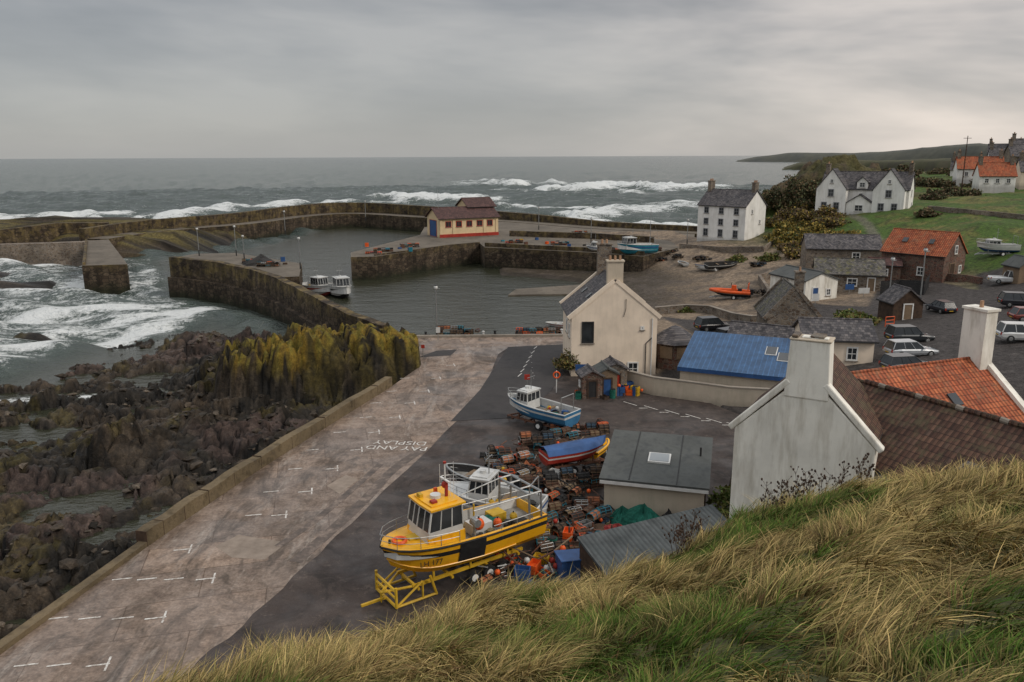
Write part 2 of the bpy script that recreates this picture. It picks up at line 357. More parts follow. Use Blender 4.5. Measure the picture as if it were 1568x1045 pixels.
# lichen outcrop
def outc(cx,cy,rx,ry,h,rot,seed):
    c,s=math.cos(rot),math.sin(rot);u=((X-cx)*c+(Y-cy)*s)/rx;v=(-(X-cx)*s+(Y-cy)*c)/ry
    d=(np.abs(u)**2.3+np.abs(v)**2.3)**(1/2.3)+(fbm(X*.3,Y*.3,5,seed)-.5)*.6
    m=(1-sst(.8,1.15,d))
    h0=h*np.sqrt(np.clip(1-np.clip(d,0,1.02)**2.6/1.05,0,1))*(.76+.4*rid(X*.22,Y*.22,3,seed+3))
    q1,q2,q3=worley(wx*.36,wy*.36,seed+50);p1,p2,p3=worley(wx*1.0,wy*1.0,seed+60)
    return h0+((q3-.5)*1.7+(1-q1)*.7-.8*(1-sst(0,.15,q2-q1))-.35+(p3-.5)*.6+(.6-p1)*.4-.3*(1-sst(0,.2,p2-p1)))*m+(fbm(X*2.3,Y*2.3,3,seed+19)-.5)*.5*m
m1=outc(-18.3,84.5,10.,6.4,5.6,.3,41);m2=outc(-25.6,80.2,6.,4.8,4.9,0,47);m3=outc(-32,63,4.,2.6,1.6,.5,53)
mo=np.maximum(m1,np.maximum(m2,m3));mo=np.where(mo>.15,mo,0)
Z=np.where((sF>0.)&(mo>0),np.maximum(Z,-2.2)+mo,Z)
z2=-3.2+sst(0,10,-s2)*4.2+(rid(X*.12,Y*.12,4,61)-.5)*3.6+(fine-.5)*1.4
Z=np.where(s2<0,z2,Z)
for a,b,rx,ry,h in ((15,440,8,3,1.1),(70,437,4,2,.8),(45,520,3,2,.9),(0,425,7,4,1.2),(350,322,10,4,2.5),(385,318,6,3,1.5)):
    p=W(a,b,-3);q=np.exp(-((X-p[0])**2/rx**2+(Y-p[1])**2/ry**2));Z=np.where(q>.03,np.maximum(Z,-4.2+q*(h+1.2)+((fine-.5)*1.2+(rr-.5)*1.6)*q),Z)
Z=np.where(sF<0,np.where(sF<-.6,0.,-.6),Z)
# colours
def mixc(a,b,t): return a*(1-t[...,None])+np.array(b)*t[...,None]
n1=fbm(X*.5,Y*.5,5,91);n2=fbm(X*.13,Y*.13,4,95);n3=fbm(X*2.,Y*2.,3,97)
col=np.zeros(X.shape+(3,))+np.array((.040,.029,.019))
col=col*(.45+1.0*c2_*.7+.5*c3_)[...,None]
col=mixc(col,(.058,.042,.028),sst(.45,.65,n1)*.8);col=mixc(col,(.013,.011,.008),sst(.48,.6,n2)*.85);col=mixc(col,(.10,.08,.06),sst(.6,.72,n3)*.4)
col=mixc(col,(.085,.056,.047),sst(.56,.66,fbm(X*.09,Y*.09,3,99))*.6*(sR<0))
col=mixc(col,(.065,.05,.010),sst(.57,.68,fbm(X*.3,Y*.3,3,199))*.6)
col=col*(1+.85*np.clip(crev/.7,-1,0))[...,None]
lich=sst(.1,.6,(Z+1.2*n1-1.1)/4)*sst(.44,.56,n1*.55+n3*.45+.03)*(mo>.3)
col=mixc(col,(.21,.135,.018),np.clip(lich*1.0,0,.9));col=mixc(col,(.09,.095,.02),lich*sst(.5,.62,n3)*.6)
l2=(s2<2)*sst(-.8,.8,Z+n1-.5);col=mixc(col,(.12,.095,.03),l2*sst(.44,.58,n1)*.8)
land=(sL<2)&(sR>0)&(s2>0)
sand=np.array((.22,.165,.115))
lc=np.zeros(X.shape+(3,))+sand
lc=mixc(lc,(.04,.032,.022),sst(.1,-1.4,lz)*.92);lc=mixc(lc,(.09,.072,.058),sst(.47,.6,n1)*.65)
g=sst(3.,6.,lz+n1)*sst(35,55,X)
def ip(l): return [S(a,b)[:2] for a,b in l]
AS=[ip([(1000,585),(1065,512),(1010,485),(1075,492),(1120,492),(1180,500),(1170,478),(1205,462),(1275,468),(1330,470),(1345,440),(1420,420),(1500,445),(1495,420),(1568,405),(1640,400),(1640,720),(1340,720),(1130,660)])]
asm=np.zeros(X.shape)
for pl in AS:
    asm=np.maximum(asm,1-sst(-.2,.3,sdp(pl,X,Y)))
gr=np.zeros(X.shape+(3,))+np.array((.055,.095,.016))
gr=mixc(gr,(.15,.125,.04),sst(.46,.62,n2*.55+n1*.45)*.75);gr=mixc(gr,(.032,.045,.013),sst(.52,.66,n3*.5+n1*.5)*.7)
gr=mixc(gr,(.05,.037,.027),(crag*sst(1.15,.9,kd))*.95);gr=mixc(gr,(.12,.08,.045),(crag*sst(.5,.6,cl3))*.5);gr=mixc(gr,(.07,.07,.02),(crag*sst(.5,.6,n2))*.6)
gr=mixc(gr,(.10,.08,.035),sst(-14,-2,sL)*.8)
lc=lc*(1-g[...,None])+gr*g[...,None]
lc=mixc(lc,(.055,.048,.045),asm)
pth=dline(ip([(1290,322),(1330,345),(1350,375)]),X,Y);lc=mixc(lc,(.13,.12,.09),(1-sst(.6,1.2,pth))*.8)
col=np.where(land[...,None],lc,col)
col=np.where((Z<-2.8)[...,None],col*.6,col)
wet=np.where(land,.85,np.where(Z<-1,.5,.8)).ravel()
tm=N('ground_mix');at=tm.n('ShaderNodeAttribute',attribute_name='Col').outputs['Color'];wa=tm.n('ShaderNodeAttribute',attribute_name='wet').outputs['Fac']
c=tm.mix(at,tm.ramp(tm.noise(1.6,6,rough=.75),[(.28,.35),(.5,1.),(.72,1.8)]),1.,'MULTIPLY')
c=tm.mix(c,tm.ramp(tm.noise(9,3,rough=.7),[(.3,.55),(.7,1.35)]),1.,'MULTIPLY')
tm.out(c,tm.math('ADD',wa,tm.math('MULTIPLY',tm.math('SUBTRACT',tm.noise(2.5,2),.5),.5)),tm.bump(tm.noise(4,6,rough=.72),.8,.14),0,.22)
keep=np.stack([X,Y,Z],-1).reshape(-1,3)
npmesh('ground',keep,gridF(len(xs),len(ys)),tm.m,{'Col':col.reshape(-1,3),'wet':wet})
# boulders
def ico():
    import bmesh
    bm=bmesh.new();bmesh.ops.create_icosphere(bm,subdivisions=1,radius=1);v=np.array([x.co[:] for x in bm.verts]);f=np.array([[q.index for q in p.verts] for p in bm.faces]);bm.free();return v,f
iv,ifc=ico()
def boulders(name,pts,smin,smax,mat,colf,k=.4):
    V=[];Fc=[];Cc=[]
    for n,(x,y,z) in enumerate(pts):
        s=smin+(smax-smin)*random.random()**3
        v=iv*(1+rng.uniform(-k,k,(len(iv),1)))*np.array([random.uniform(.8,1.7),random.uniform(.6,1.2),random.uniform(.3,.7)])*s
        a=random.uniform(0,6.28);ca,sa=math.cos(a),math.sin(a)
        v=np.stack([v[:,0]*ca-v[:,1]*sa,v[:,0]*sa+v[:,1]*ca,v[:,2]],1)+np.array((x,y,z-.05*s))
        V.append(v);Fc.append(ifc+n*len(iv));Cc.append(np.repeat(np.array([colf(x,y,z)]),len(iv),0))
    return npmesh(name,np.concatenate(V),np.concatenate(Fc),mat,{'Col':np.concatenate(Cc),'wet':np.full(len(pts)*len(iv),.65)},False)
pts=[]
XR=(X.ravel(),Y.ravel(),Z.ravel());idx=np.where((sR.ravel()<-1)&(XR[1]>28)&(XR[1]<112)&(sF.ravel()>.3)&(XR[2]>-3.1)&(mo.ravel()<.2)&(fbm(X*.2,Y*.2,3,301).ravel()>.5))[0]
for i in rng.choice(idx,3000): pts.append((XR[0][i]+random.uniform(-.2,.2),XR[1][i],XR[2][i]+random.uniform(-.1,.05)))
def rc(x,y,z):
    k=random.uniform(.5,1.6)
    return random.choice([(.042*k,.031*k,.021*k),(.055*k,.042*k,.03*k),(.025*k,.02*k,.014*k),(.08*k,.064*k,.048*k)])
boulders('shore_rocks',pts,.08,.5,tm.m,rc)
# ---------------------------------------------------------------- sea
az=np.linspace(R(-80),R(80),700);rad=np.concatenate([np.geomspace(30,700,470),np.geomspace(705,60000,90)])
RA,AZ=np.meshgrid(rad,az,indexing='ij');SX=RA*np.sin(AZ);SY=RA*np.cos(AZ)
HB=[W(240,400,-3)[:2],W(400,378,-3)[:2],W(520,345,-3)[:2],W(700,340,-3)[:2],(60,200),(30,100),(-12,96),(-17,98),(-28,110),(-42,130),(-62,146)]
hb=sdp(HB,SX,SY);calm=1-sst(-3,4,hb)
inr=sst(2,-6,sdp(RP,SX,SY));calm=np.maximum(calm,inr)
amp=(1-calm)*sst(60,130,RA)*(1-sst(900,3000,RA))
sz=np.zeros(SX.shape)
for k in range(9):
    th=R(random.uniform(200,300));lam=random.choice([34,22,15,11,8]);sz+=math.sqrt(lam)*.085*np.sin((SX*math.cos(th)+SY*math.sin(th))*2*math.pi/lam+random.uniform(0,6)+2*fbm(SX*.02,SY*.02,2,k))
sz*=amp;foam=np.zeros(SX.shape)
nz=fbm(SX*.035,SY*.035,4,5);nf=fbm(SX*.09,SY*.16,4,55)
def brk(l,sig,h,f=1.):
    global sz,foam
    pl=P2(l);d=dline(pl,SX+(nz-.5)*sig*3.4,SY+(nz-.5)*sig*6);e=np.exp(-(d/sig)**2);sz+=h*e*(.3+nz)*(.4+1.2*nf);foam=np.maximum(foam,f*e**.6*(.62+.75*nf))
brk([(725,278),(800,282),(905,286),(1000,290),(1085,289)],26,3.2,1.15)
brk([(850,283),(920,288),(990,290)],40,2.,1.25)
brk([(618,302),(660,304),(725,309)],18,3.4,1.2)
brk([(770,316),(850,323),(905,330)],12,1.8,1.05)
brk([(905,334),(960,343),(1055,350)],13,2.2,1.3)
brk([(900,330),(1000,322),(1075,312)],18,1.2,1.)
brk([(-60,336),(60,340),(100,334)],16,2.2,1.2);brk([(-60,350),(50,348),(160,345)],10,1.2,1.2)
brk([(165,352),(250,332),(350,321),(460,314)],11,2.2,1.15);brk([(500,311),(620,311)],8,1.,1.)
brk([(-80,450),(40,452),(130,430)],4.5,.5,1.1);brk([(-80,500),(60,480),(130,472),(240,478),(330,486)],4.5,.4,1.15)
brk([(-80,530),(60,512),(170,495),(260,492)],3.5,.3,1.0)
brk([(-80,560),(0,552),(70,538),(180,512),(300,487)],3.6,.3,1.2)
brk([(0,415),(60,405),(120,400)],4,.3,1.1);brk([(195,420),(240,410),(230,440)],3.5,.2,.95)
bay=sdp(P2([(-300,405),(0,398),(240,395),(345,490),(60,565),(-300,640)]),SX,SY)
foam=np.maximum(foam,(.50+.35*nf)*(1-sst(-4,3,bay)))
foam=np.maximum(foam,(.16+.28*(fbm(SX*.01,SY*.03,3,8)))*(1-calm)*(1-sst(1200,3500,RA)))
foam=foam*(1-calm)
foam=np.maximum(foam,.95*np.exp(-(dline(P2([(-60,616),(60,612),(220,603)]),SX,SY)/1.3)**2))
sm=N('sea_water');fa=sm.n('ShaderNodeAttribute',attribute_name='foam').outputs['Fac'];ca_=sm.n('ShaderNodeAttribute',attribute_name='calm').outputs['Fac']
w1=sm.noise(.22,6,rough=.68,stretch=(.7,1.5,1));w2=sm.noise(1.3,4,rough=.7,stretch=(.8,1.3,1));fn=sm.noise(.28,6,rough=.78,dist=.9,stretch=(.55,1.5,1));fn2=sm.noise(1.6,4,rough=.75,dist=.6)
fnn=sm.math('ADD',sm.math('MULTIPLY',fn,.62),sm.math('MULTIPLY',fn2,.38))
fm=sm.math('MULTIPLY',sm.math('SUBTRACT',sm.math('ADD',fa,sm.math('MULTIPLY',sm.math('SUBTRACT',fnn,.5),3.4)),.64),2.4,clamp=True)
deep=sm.mix((.030,.046,.041),(.060,.082,.070),sm.ramp(w1,[(.4,0.),(.65,1.)]))
deep=sm.mix(deep,(.10,.13,.11),sm.math('MULTIPLY',fa,.5,clamp=True))
deep=sm.mix(deep,(.032,.034,.021),ca_)
c=sm.mix(deep,(.72,.74,.73),fm)
fm_r=sm.math('ADD',sm.math('MULTIPLY',fm,.5),.16)
hh=sm.math('ADD',sm.math('MULTIPLY',w1,3.),w2)
bs=sm.math('SUBTRACT',1.,sm.math('MULTIPLY',ca_,.78))
bn=sm.n('ShaderNodeBump',{'Height':hh,'Strength':bs,'Distance':.7}).outputs[0]
sm.out(c,fm_r,bn,0,.4)
npmesh('sea',np.stack([SX,SY,sz-3],-1).reshape(-1,3),gridF(len(rad),len(az)),sm.m,{'foam':foam.ravel(),'calm':calm.ravel()})
# ---------------------------------------------------------------- harbour works
def ribbon(g,pts,a,b,z0,zt,m,mt=None):
    L=[];Rr=[]
    for i,p in enumerate(pts):
        q0=Vector(pts[max(0,i-1)][:2]);q1=Vector(pts[min(len(pts)-1,i+1)][:2]);d=(q1-q0).normalized();nn=Vector((-d.y,d.x));c=Vector(p[:2])
        L.append(c+nn*a);Rr.append(c+nn*b)
    z0s=z0 if isinstance(z0,(list,tuple)) else [z0]*len(pts)
    rows=[[(l.x,l.y,zb),(l.x,l.y,z),(r.x,r.y,z),(r.x,r.y,zb)] for l,r,z,zb in zip(L,Rr,zt,z0s)]
    g.loft(rows,m,mats=[m,mt or m,m]);g.add(rows[0],[(0,1,2,3)],m);g.add(rows[-1],[(3,2,1,0)],m)
def dens(pts,k=4):
    o=[]
    P=[Vector(p) for p in pts]
    for i in range(len(P)-1):
        p0=P[max(0,i-1)];p1=P[i];p2=P[i+1];p3=P[min(len(P)-1,i+2)]
        for j in range(k):
            t=j/k;o.append(.5*((2*p1)+(p2-p0)*t+(2*p0-5*p1+4*p2-p3)*t*t+(3*p1-p0-3*p2+p3)*t**3))
    o.append(P[-1]);return [tuple(q) for q in o]
deckm=M('quay_deck',[(.10,.082,.062),(.16,.135,.105),(.12,.10,.078)],.8,.85,.3,9,dirt=.4)
cp=dens([W(258,394,4.2),W(330,402,4.),W(400,418,3.6),W(440,435,3.3),W(480,455,3.),W(530,480,2.3),W(585,499,1.5)])
o=O('curved_pier');ribbon(o.p('parapet'),cp,0,1.3,-6,[p[2]+.08*math.sin(i*2.1) for i,p in enumerate(cp)],pierm);ribbon(o.p('deck'),cp,1.3,3.4,-6,[min(1.8,p[2]-2.1) for p in cp],pierm,deckm)
hp=[W(*q) for q in ((262,396,1.7),(300,389,1.7),(360,388,1.7),(462,404,1.7),(458,424,1.7),(430,425,1.7),(400,417,1.7),(330,401,1.7))]
o.p('pier_head').prism([h[:2] for h in hp],-6,1.74,pierm,deckm)
ribbon(o.p('buttress'),cp[:18],-.7,0,-6,[p[2]-3.6 for p in cp[:18]],pierm);o.done()
o=O('middle_pier');mp=[W(a,b,1.8)[:2] for a,b in ((537,394),(575,393),(690,377),(735,373),(742,379),(905,387),(985,393),(1062,374),(1064,358),(905,349),(780,338),(650,348),(643,360),(560,381),(537,387))]
o.p('quay').prism(mp,-6,1.8,pierm,deckm)
e=[W(a,b,1.8)[:2] for a,b in ((742,378),(820,382),(905,386),(985,392))];ribbon(o.p('parapet_wall'),e,.05,.6,1.7,[2.7]*4,pierm)
e=[W(a,b,1.8)[:2] for a,b in ((575,392),(640,384),(690,377),(735,373))];ribbon(o.p('coping'),e,.05,.5,1.7,[2.1]*4,pierm);
e=[W(a,b,1.8)[:2] for a,b in ((780,362),(905,366),(1000,372))];ribbon(o.p('inner_wall'),e,0,.6,1.7,[3.2]*3,pierm);o.done()
op=dens([W(a,b,1.9) for a,b in ((165,366),(250,354),(385,343),(460,333),(515,328),(560,328),(640,333),(780,340),(905,350),(1066,358))],3)
zt=list(np.interp(range(len(op)),[0,8,12,18,21,24,27],[4.4,5.2,5.6,5.2,4.2,3.4,3.2]))
o=O('outer_breakwater');ribbon(o.p('deck'),op,0,6,-7,[1.9]*len(op),pierm,deckm);ribbon(o.p('parapet'),op,6,8,-7,zt,pierm);o.done()
o=O('west_pier');o.p('pier').prism([W(a,b,2.)[:2] for a,b in ((125,407),(195,405),(166,367),(130,369))],-6,2.,pierm,deckm)
e=[W(a,b,2.)[:2] for a,b in ((131,406),(134,370))];ribbon(o.p('kerb'),e,0,.5,1.9,[2.5]*2,pierm);o.done()
o=O('breakwater_wall');e=[W(a,b,1.5)[:2] for a,b in ((-250,380),(0,375),(128,371),(168,365))];ribbon(o.p('lower_wall'),e,0,3,-6,[1.5]*4,stone)
e=[W(a,b,1.5)[:2] for a,b in ((-250,372),(0,369),(90,362),(168,359))];ribbon(o.p('upper_wall'),e,0,3,-6,[4.2,4.2,5,4.6],pierm);o.done()
o=O('harbour_slip');o.p('ramp').prism([W(a,b,-2.75)[:2] for a,b in ((778,452),(790,443),(893,436),(896,450))],-5,-2.72,deckm);o.done()
# slipway slab
cx=N('slipway_concrete');v=cx.n('ShaderNodeMapping',{'Vector':cx.co(),'Rotation':(0,0,R(-14))}).outputs[0]
vd=cx.n('ShaderNodeMix',{4:v,5:cx.n('ShaderNodeTexNoise',{'Vector':v,'Scale':1.5,'Detail':3}).outputs['Color'],0:.05},data_type='VECTOR').outputs[1]
br_=cx.n('ShaderNodeTexBrick',{'Vector':vd,'Scale':1.,'Color1':(.8,.81,.82,1),'Color2':(1.14,1.1,1.05,1),'Mortar':(.5,.45,.41,1),'Mortar Size':.035,'Brick Width':6.4,'Row Height':2.9,'Mortar Smooth':.5})
c=cx.ramp(cx.noise(.9,6,rough=.75),[(.3,(.12,.085,.066)),(.5,(.235,.176,.138)),(.7,(.32,.25,.205))])
c=cx.mix(c,br_.outputs['Color'],1.,'MULTIPLY')
c=cx.mix(c,(.075,.056,.043),cx.ramp(cx.noise(.22,6,rough=.75,dist=1.2,stretch=(1.6,.7,1)),[(.47,0.),(.62,.85)]))
c=cx.mix(c,(.38,.33,.285),cx.ramp(cx.noise(.3,6,rough=.78,stretch=(2.4,.5,1)),[(.55,0.),(.68,.55)]))
c=cx.mix(c,cx.ramp(cx.noise(6,4,rough=.7),[(.3,.65),(.7,1.25)]),1.,'MULTIPLY')
ws=cx.ramp(cx.noise(.16,4,rough=.6,dist=.8),[(.45,.32),(.6,.8)])
cx.out(c,ws,cx.bump(cx.noise(12,4),.25,.03),0,.35)
ax=N('asphalt');c=ax.ramp(ax.noise(.5,6,rough=.7),[(.3,(.036,.027,.024)),(.55,(.06,.046,.040)),(.75,(.082,.064,.055))])
c=ax.mix(c,ax.ramp(ax.noise(30,2),[(.3,.65),(.7,1.35)]),1.,'MULTIPLY');c=ax.mix(c,(.14,.11,.09),ax.ramp(ax.noise(1.1,6,rough=.85),[(.57,0.),(.66,.6)]))
c=ax.mix(c,(.022,.018,.016),ax.ramp(ax.noise(.35,6,rough=.75,dist=1.),[(.5,0.),(.62,.7)]))
ax.out(c,ax.ramp(ax.noise(.3,4),[(.4,.42),(.6,.85)]),ax.bump(ax.noise(40,2),.3,.01),0,.3)
dax=M('dark_asphalt',[(.032,.029,.029),(.048,.043,.042),(.038,.035,.034)],.8,.75,.3,40)
bd=dens([(7.2,90,0),W(775,535),W(740,600),W(700,645),W(560,780),W(470,865),W(370,960),W(270,1055),(-12,22,0)],5)
slab=[tuple(F[i]) for i in range(8)]+[(p[0]+.10*math.sin(i*1.9),p[1]) for i,p in enumerate(bd)]+[(-12,8)]
g=O('concrete_slipway');g.p('slab').prism(slab,-6,.03,conc,cx.m);g.done()
asp=[(-12.4,8)]+[(p[0]-.3,p[1]+.3) for p in bd[::-1]]+[(7.2,86),(8,79),(15,75.4),(20,65.5),(14.5,50),(13,38),(13,8)]
g=O('asphalt_quay');g.p('asphalt').prism(asp,-.5,.022,ax.m);g.done()
g=O('resurfaced_patch');gg=g.p('patch');gg.prism([W(a,b)[:2] for a,b in ((778,532),(866,528),(868,566),(845,598),(800,640),(690,646),(735,598))],0,.045,dax)
gg.prism([W(a,b)[:2] for a,b in ((690,545),(700,536),(668,538),(640,548))],0,.045,dax);g.done()
g=O('repair_patch')
for l in ([(330,838),(365,820),(440,832),(405,858),(355,855)],[(500,745),(530,728),(548,736),(520,757)]): g.p('p').prism([W(a,b)[:2] for a,b in l],0,.034,M('patch%d'%l[0][0],[(.24,.19,.15),(.33,.27,.22)],2,.8,.2))
g.done()
g=O('tyre_stain');x_=N('wet_stain');x_.out(x_.ramp(x_.noise(1.1,5,rough=.75),[(.35,(.05,.036,.028)),(.52,(.10,.072,.055)),(.66,(.22,.165,.13))]),.5);dk=x_.m
e=dens([W(a,b) for a,b in ((452,862),(500,820),(560,765),(600,722),(645,690))],5);ribbon(g.p('p'),e,-.38,.38,0,[.040]*len(e),dk)
e=dens([W(a,b) for a,b in ((425,838),(480,800),(540,750),(582,712))],5);ribbon(g.p('p'),e,-.25,.25,0,[.040]*len(e),dk);g.done()
# sea wall along slip
g=O('slipway_sea_wall');e=[F[2],F[3],F[4]];e=dens([(p[0],p[1],0) for p in e],10);ribbon(g.p('wall'),[(p[0],p[1]) for p in e],-.05,.65,-5,[.95+.06*math.sin(i*1.7) for i in range(len(e))],wallc)
for i in range(0,len(e)-1,2):
    p=e[i];q=e[i+1];a=math.atan2(q[1]-p[1],q[0]-p[0]);g.p('joints').box((p[0]-.3*math.sin(a),p[1]+.3*math.cos(a),.5),(.035,.74,.95),woodd,rz=a)
g.done(.03)
g=O('slipway_kerb');e=[F[0],F[1],F[2]];ribbon(g.p('kerb'),e,-.05,.5,-5,[.32]*3,wallc);g.done()
g=O('quay_edge_kerb');e=[F[6],F[7]];ribbon(g.p('kerb'),e,-.4,0.1,-.1,[.3]*2,conc);e=[F[5],F[6]];ribbon(g.p('kerb'),e,0,.6,-3,[.7,.5],wallc);g.done()
# markings
g=O('painted_bay_markings');gm=g.p('m')
def dash(px,py,L=1.2,ang=0,T=False,w=.10):
    x,y,_=W(px,py);gm.box((x,y,.046),(L,w,.006),paint,rz=ang)
    if T: gm.box((x+L*.4*math.cos(ang),y+L*.4*math.sin(ang),.0465),(w,1.1,.006),paint,rz=ang)
for y,xs_ in ((1020,(40,90,150)),(948,(88,137,188,238)),(888,(187,225,266,315)),(843,(280,)),(790,(388,428)),(754,(415,468)),(719,(452,508)),(690,(478,546)),(663,(520,573)),(640,(560,605)),(618,(575,628)),(600,(600,650)),(580,(620,668)),(560,(690,))):
    for i,x_ in enumerate(xs_): dash(x_,y,1.0,R(12),i==len(xs_)-1)
for k in range(7): dash(796+k*4,575-k*7,1.3,R(72))
for k in range(6): dash(812+k*1.,540+k*8,.1,0)
for k in range(6):
    dash(965+k*32,619+k*6.5,1.6,R(-50));dash(985+k*32,626+k*6.5,.8,R(0))
g.done()
def text(name,s,size,loc,rot,mat,ex=0.002,parent=None):
    cu=bpy.data.curves.new(name,'FONT');cu.body=s;cu.size=size;cu.align_x='CENTER';cu.align_y='CENTER';cu.extrude=ex;cu.materials.append(mat)
    o=link(bpy.data.objects.new(name,cu));o.location=loc;o.rotation_euler=rot
    if parent: o.parent=parent
    return o
p=W(610,683);text('painted_pay_and_display_text','PAY AND\nDISPLAY',1.15,(p[0],p[1],.05),(0,0,R(180-6)),paint)
# ---------------------------------------------------------------- buildings
def gp(o,w,d,he,hr,wall,roof,base=-2.5,ov=.22,skew=False,mono=False):
    g=o.p('walls');x,y=w/2,d/2
    if mono: prof=[(-x,base),(x,base),(x,hr),(-x,he)]
    else: prof=[(-x,base),(x,base),(x,he),(0,hr),(-x,he)]
    n=len(prof)
    pts=[(a,-y,b) for a,b in prof]+[(a,y,b) for a,b in prof]
    g.add(pts,[tuple(range(n)),tuple(range(2*n-1,n-1,-1))]+[(i,i+n,(i+1)%n+n,(i+1)%n) for i in range(n)],wall)
    r=o.p('roof');t=.14
    yo=y+(ov if not skew else -.12)
    for sgn in ((1,) if mono else (1,-1)):
        if mono: a=Vector((-x-ov,0,he-(hr-he)/w*ov));b=Vector((x+ov,0,hr+(hr-he)/w*ov))
        else:
            sl=(hr-he)/x;a=Vector((sgn*(x+ov),0,he-sl*ov));b=Vector((0,0,hr))
        nr=Vector((-(b.z-a.z),0,(b.x-a.x)));nr=nr.normalized()*(1 if nr.z>0 else -1)
        q=[a+nr*.02,b+nr*.02,b+nr*(.02+t),a+nr*(.02+t)]
        P=[(k.x,s_*yo,k.z) for s_ in (-1,1) for k in q]
        r.add(P,[(0,1,2,3),(7,6,5,4),(0,4,5,1),(1,5,6,2),(2,6,7,3),(3,7,4,0)],roof)
        if not mono:
            gu=o.p('gutters');gu.tube((a.x+sgn*.05,-yo,a.z+.02),(a.x+sgn*.05,yo,a.z+.02),.06,dark)
        if skew:
            for s_ in (-1,1):
                e=o.p('skews');yy=s_*(y-.1)
                q=[a*1.0+nr*0,b+nr*0,b+nr*.38,a+nr*.38];P=[(k.x,yy+dy,k.z) for dy in(-.18,.18) for k in q]
                e.add(P,[(0,1,2,3),(7,6,5,4),(0,4,5,1),(1,5,6,2),(2,6,7,3),(3,7,4,0)],wall)
    if not mono: o.p('ridge').tube((0,-yo,hr+t+.04),(0,yo,hr+t+.04),.1,roof,n=6)
def win(o,w,d,face,u,z,ww,wh,kind='w',fr=None,nx=2,ny=2):
    fr=fr or wframe
    a={'f':0,'r':math.pi/2,'b':math.pi,'l':-math.pi/2}[face];off=d/2 if face in 'fb' else w/2
    ox=math.sin(a);oy=-math.cos(a);tx,ty=math.cos(a),math.sin(a)
    def bx(part,du,dz,sx,szz,out,th,m): 
        k=off+out-th/2;o.p(part).box((ox*k+tx*(u+du),oy*k+ty*(u+du),z+dz),(sx,th,szz),m,rz=a)
    t=.07
    for du,dz,sx,szz in ((-ww/2,0,t*2,wh+2*t),(ww/2,0,t*2,wh+2*t),(0,wh/2,ww,t*2),(0,-wh/2,ww,t*2)): bx('window_surrounds' if kind=='w' else 'door_frame',du,dz,sx,szz,.08 if abs(du)>0 else .077,.12,fr)
    if kind=='w':
        bx('glass',0,0,ww-.06,wh-.06,.012,.1,glass)
        for i in range(1,nx): bx('glazing_bars',-ww/2+ww*i/nx,0,.05,wh-.06,.04,.1,fr)
        for j in range(1,ny): bx('glazing_bars',0,-wh/2+wh*j/ny,ww-.06,.055,.044,.1,fr)
        bx('sills',0,-wh/2-.11,ww+.3,.08,.14,.2,conc)
    else: bx('door',0,0,ww-.05,wh-.05,.03,.1,kind)
def chim(o,x,y,z0,zt,sx,sy,m,pots=2,cap=True):
    g=o.p('chimney');g.box((x,y,(z0+zt)/2),(sx,sy,zt-z0),m)
    if cap: g.box((x,y,zt+.08),(sx+.2,sy+.2,.16),m)
    al=sx>=sy
    for i in range(pots):
        u=(i-(pots-1)/2)*.5;px,py=(x+u,y) if al else (x,y+u);g.tube((px,py,zt+.1),(px,py,zt+.6),.14,potm,r2=.11,n=8)
potm=M('clay_pot',[(.35,.2,.12),(.42,.26,.16)],4,.8,.1)
# cream gable house
rz=R(2);wd=8.7;D=8.5;fc=W(939,576)
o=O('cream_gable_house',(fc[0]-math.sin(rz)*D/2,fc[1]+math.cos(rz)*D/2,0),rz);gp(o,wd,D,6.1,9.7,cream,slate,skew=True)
win(o,wd,D,'f',-wd/2+1.65,4.6,1.1,2.1,fr=dark,ny=1,nx=1);win(o,wd,D,'f',2.,.75,1.,1.3,'w');win(o,wd,D,'f',wd/2-1.5,5,.25,.25,nx=1,ny=1)
win(o,wd,D,'l',0,4.5,1,1.3);win(o,wd,D,'l',2.5,4.5,1,1.3)
chim(o,0,-D/2+.6,9,11.7,1.6,.8,cream2,3);chim(o,0,D/2-.6,9,12.6,1.5,.8,stone,2)
o.p('pipes').tube((wd/2-.5,-D/2-.08,0),(wd/2-.5,-D/2-.08,6.),.06,wframe);o.p('pipes').path([(wd/2-1.1,-D/2-.08,0),(wd/2-1.1,-D/2-.08,3.4),(wd/2-.5,-D/2-.08,4.)],.05,dark)
o.p('drain').path([(1.1,-D/2-.07,8.0),(1.1,-D/2-.07,7.0),(.9,-D/2-.07,6.2)],.03,dark);o.p('door_step').box((2.,-D/2-.5,.12),(1.6,.9,.24),conc)
for s_ in (-1,1):
    for k in (-2,1.5): o.p('skylights').box((s_*wd*.27,k,8.02),(.75,.6,.1),glass,ry=s_*math.atan2(3.6,wd/2))
o.done()
# octagonal stone kiosk
p=S(1032,556);o=O('octagonal_stone_kiosk',p,.2);pl=[(2.35*math.cos(math.pi/8+i*math.pi/4),2.35*math.sin(math.pi/8+i*math.pi/4)) for i in range(8)]
o.p('walls').prism(pl,-1.5,2.6,redstone);pe=[(x*1.18,y*1.18,2.5) for x,y in pl]
n=8;o.p('roof').add(pe+[(x*.25,y*.25,3.9) for x,y in pl]+[(0,0,4.1)],[(i,(i+1)%n,(i+1)%n+n,i+n) for i in range(n)]+[(i+n,(i+1)%n+n,16) for i in range(n)]+[tuple(range(7,-1,-1))],slate)
for i in range(8):
    a_=i*math.pi/4+math.pi/4;k=2.22
    o.p('windows').box((k*math.cos(a_),k*math.sin(a_),1.6),(.12,1.15,1.1),glass,rz=a_);o.p('frames').box((k*math.cos(a_)-.01,k*math.sin(a_)-.01,1.6),(.1,1.35,1.25),wood,rz=a_)
o.done()
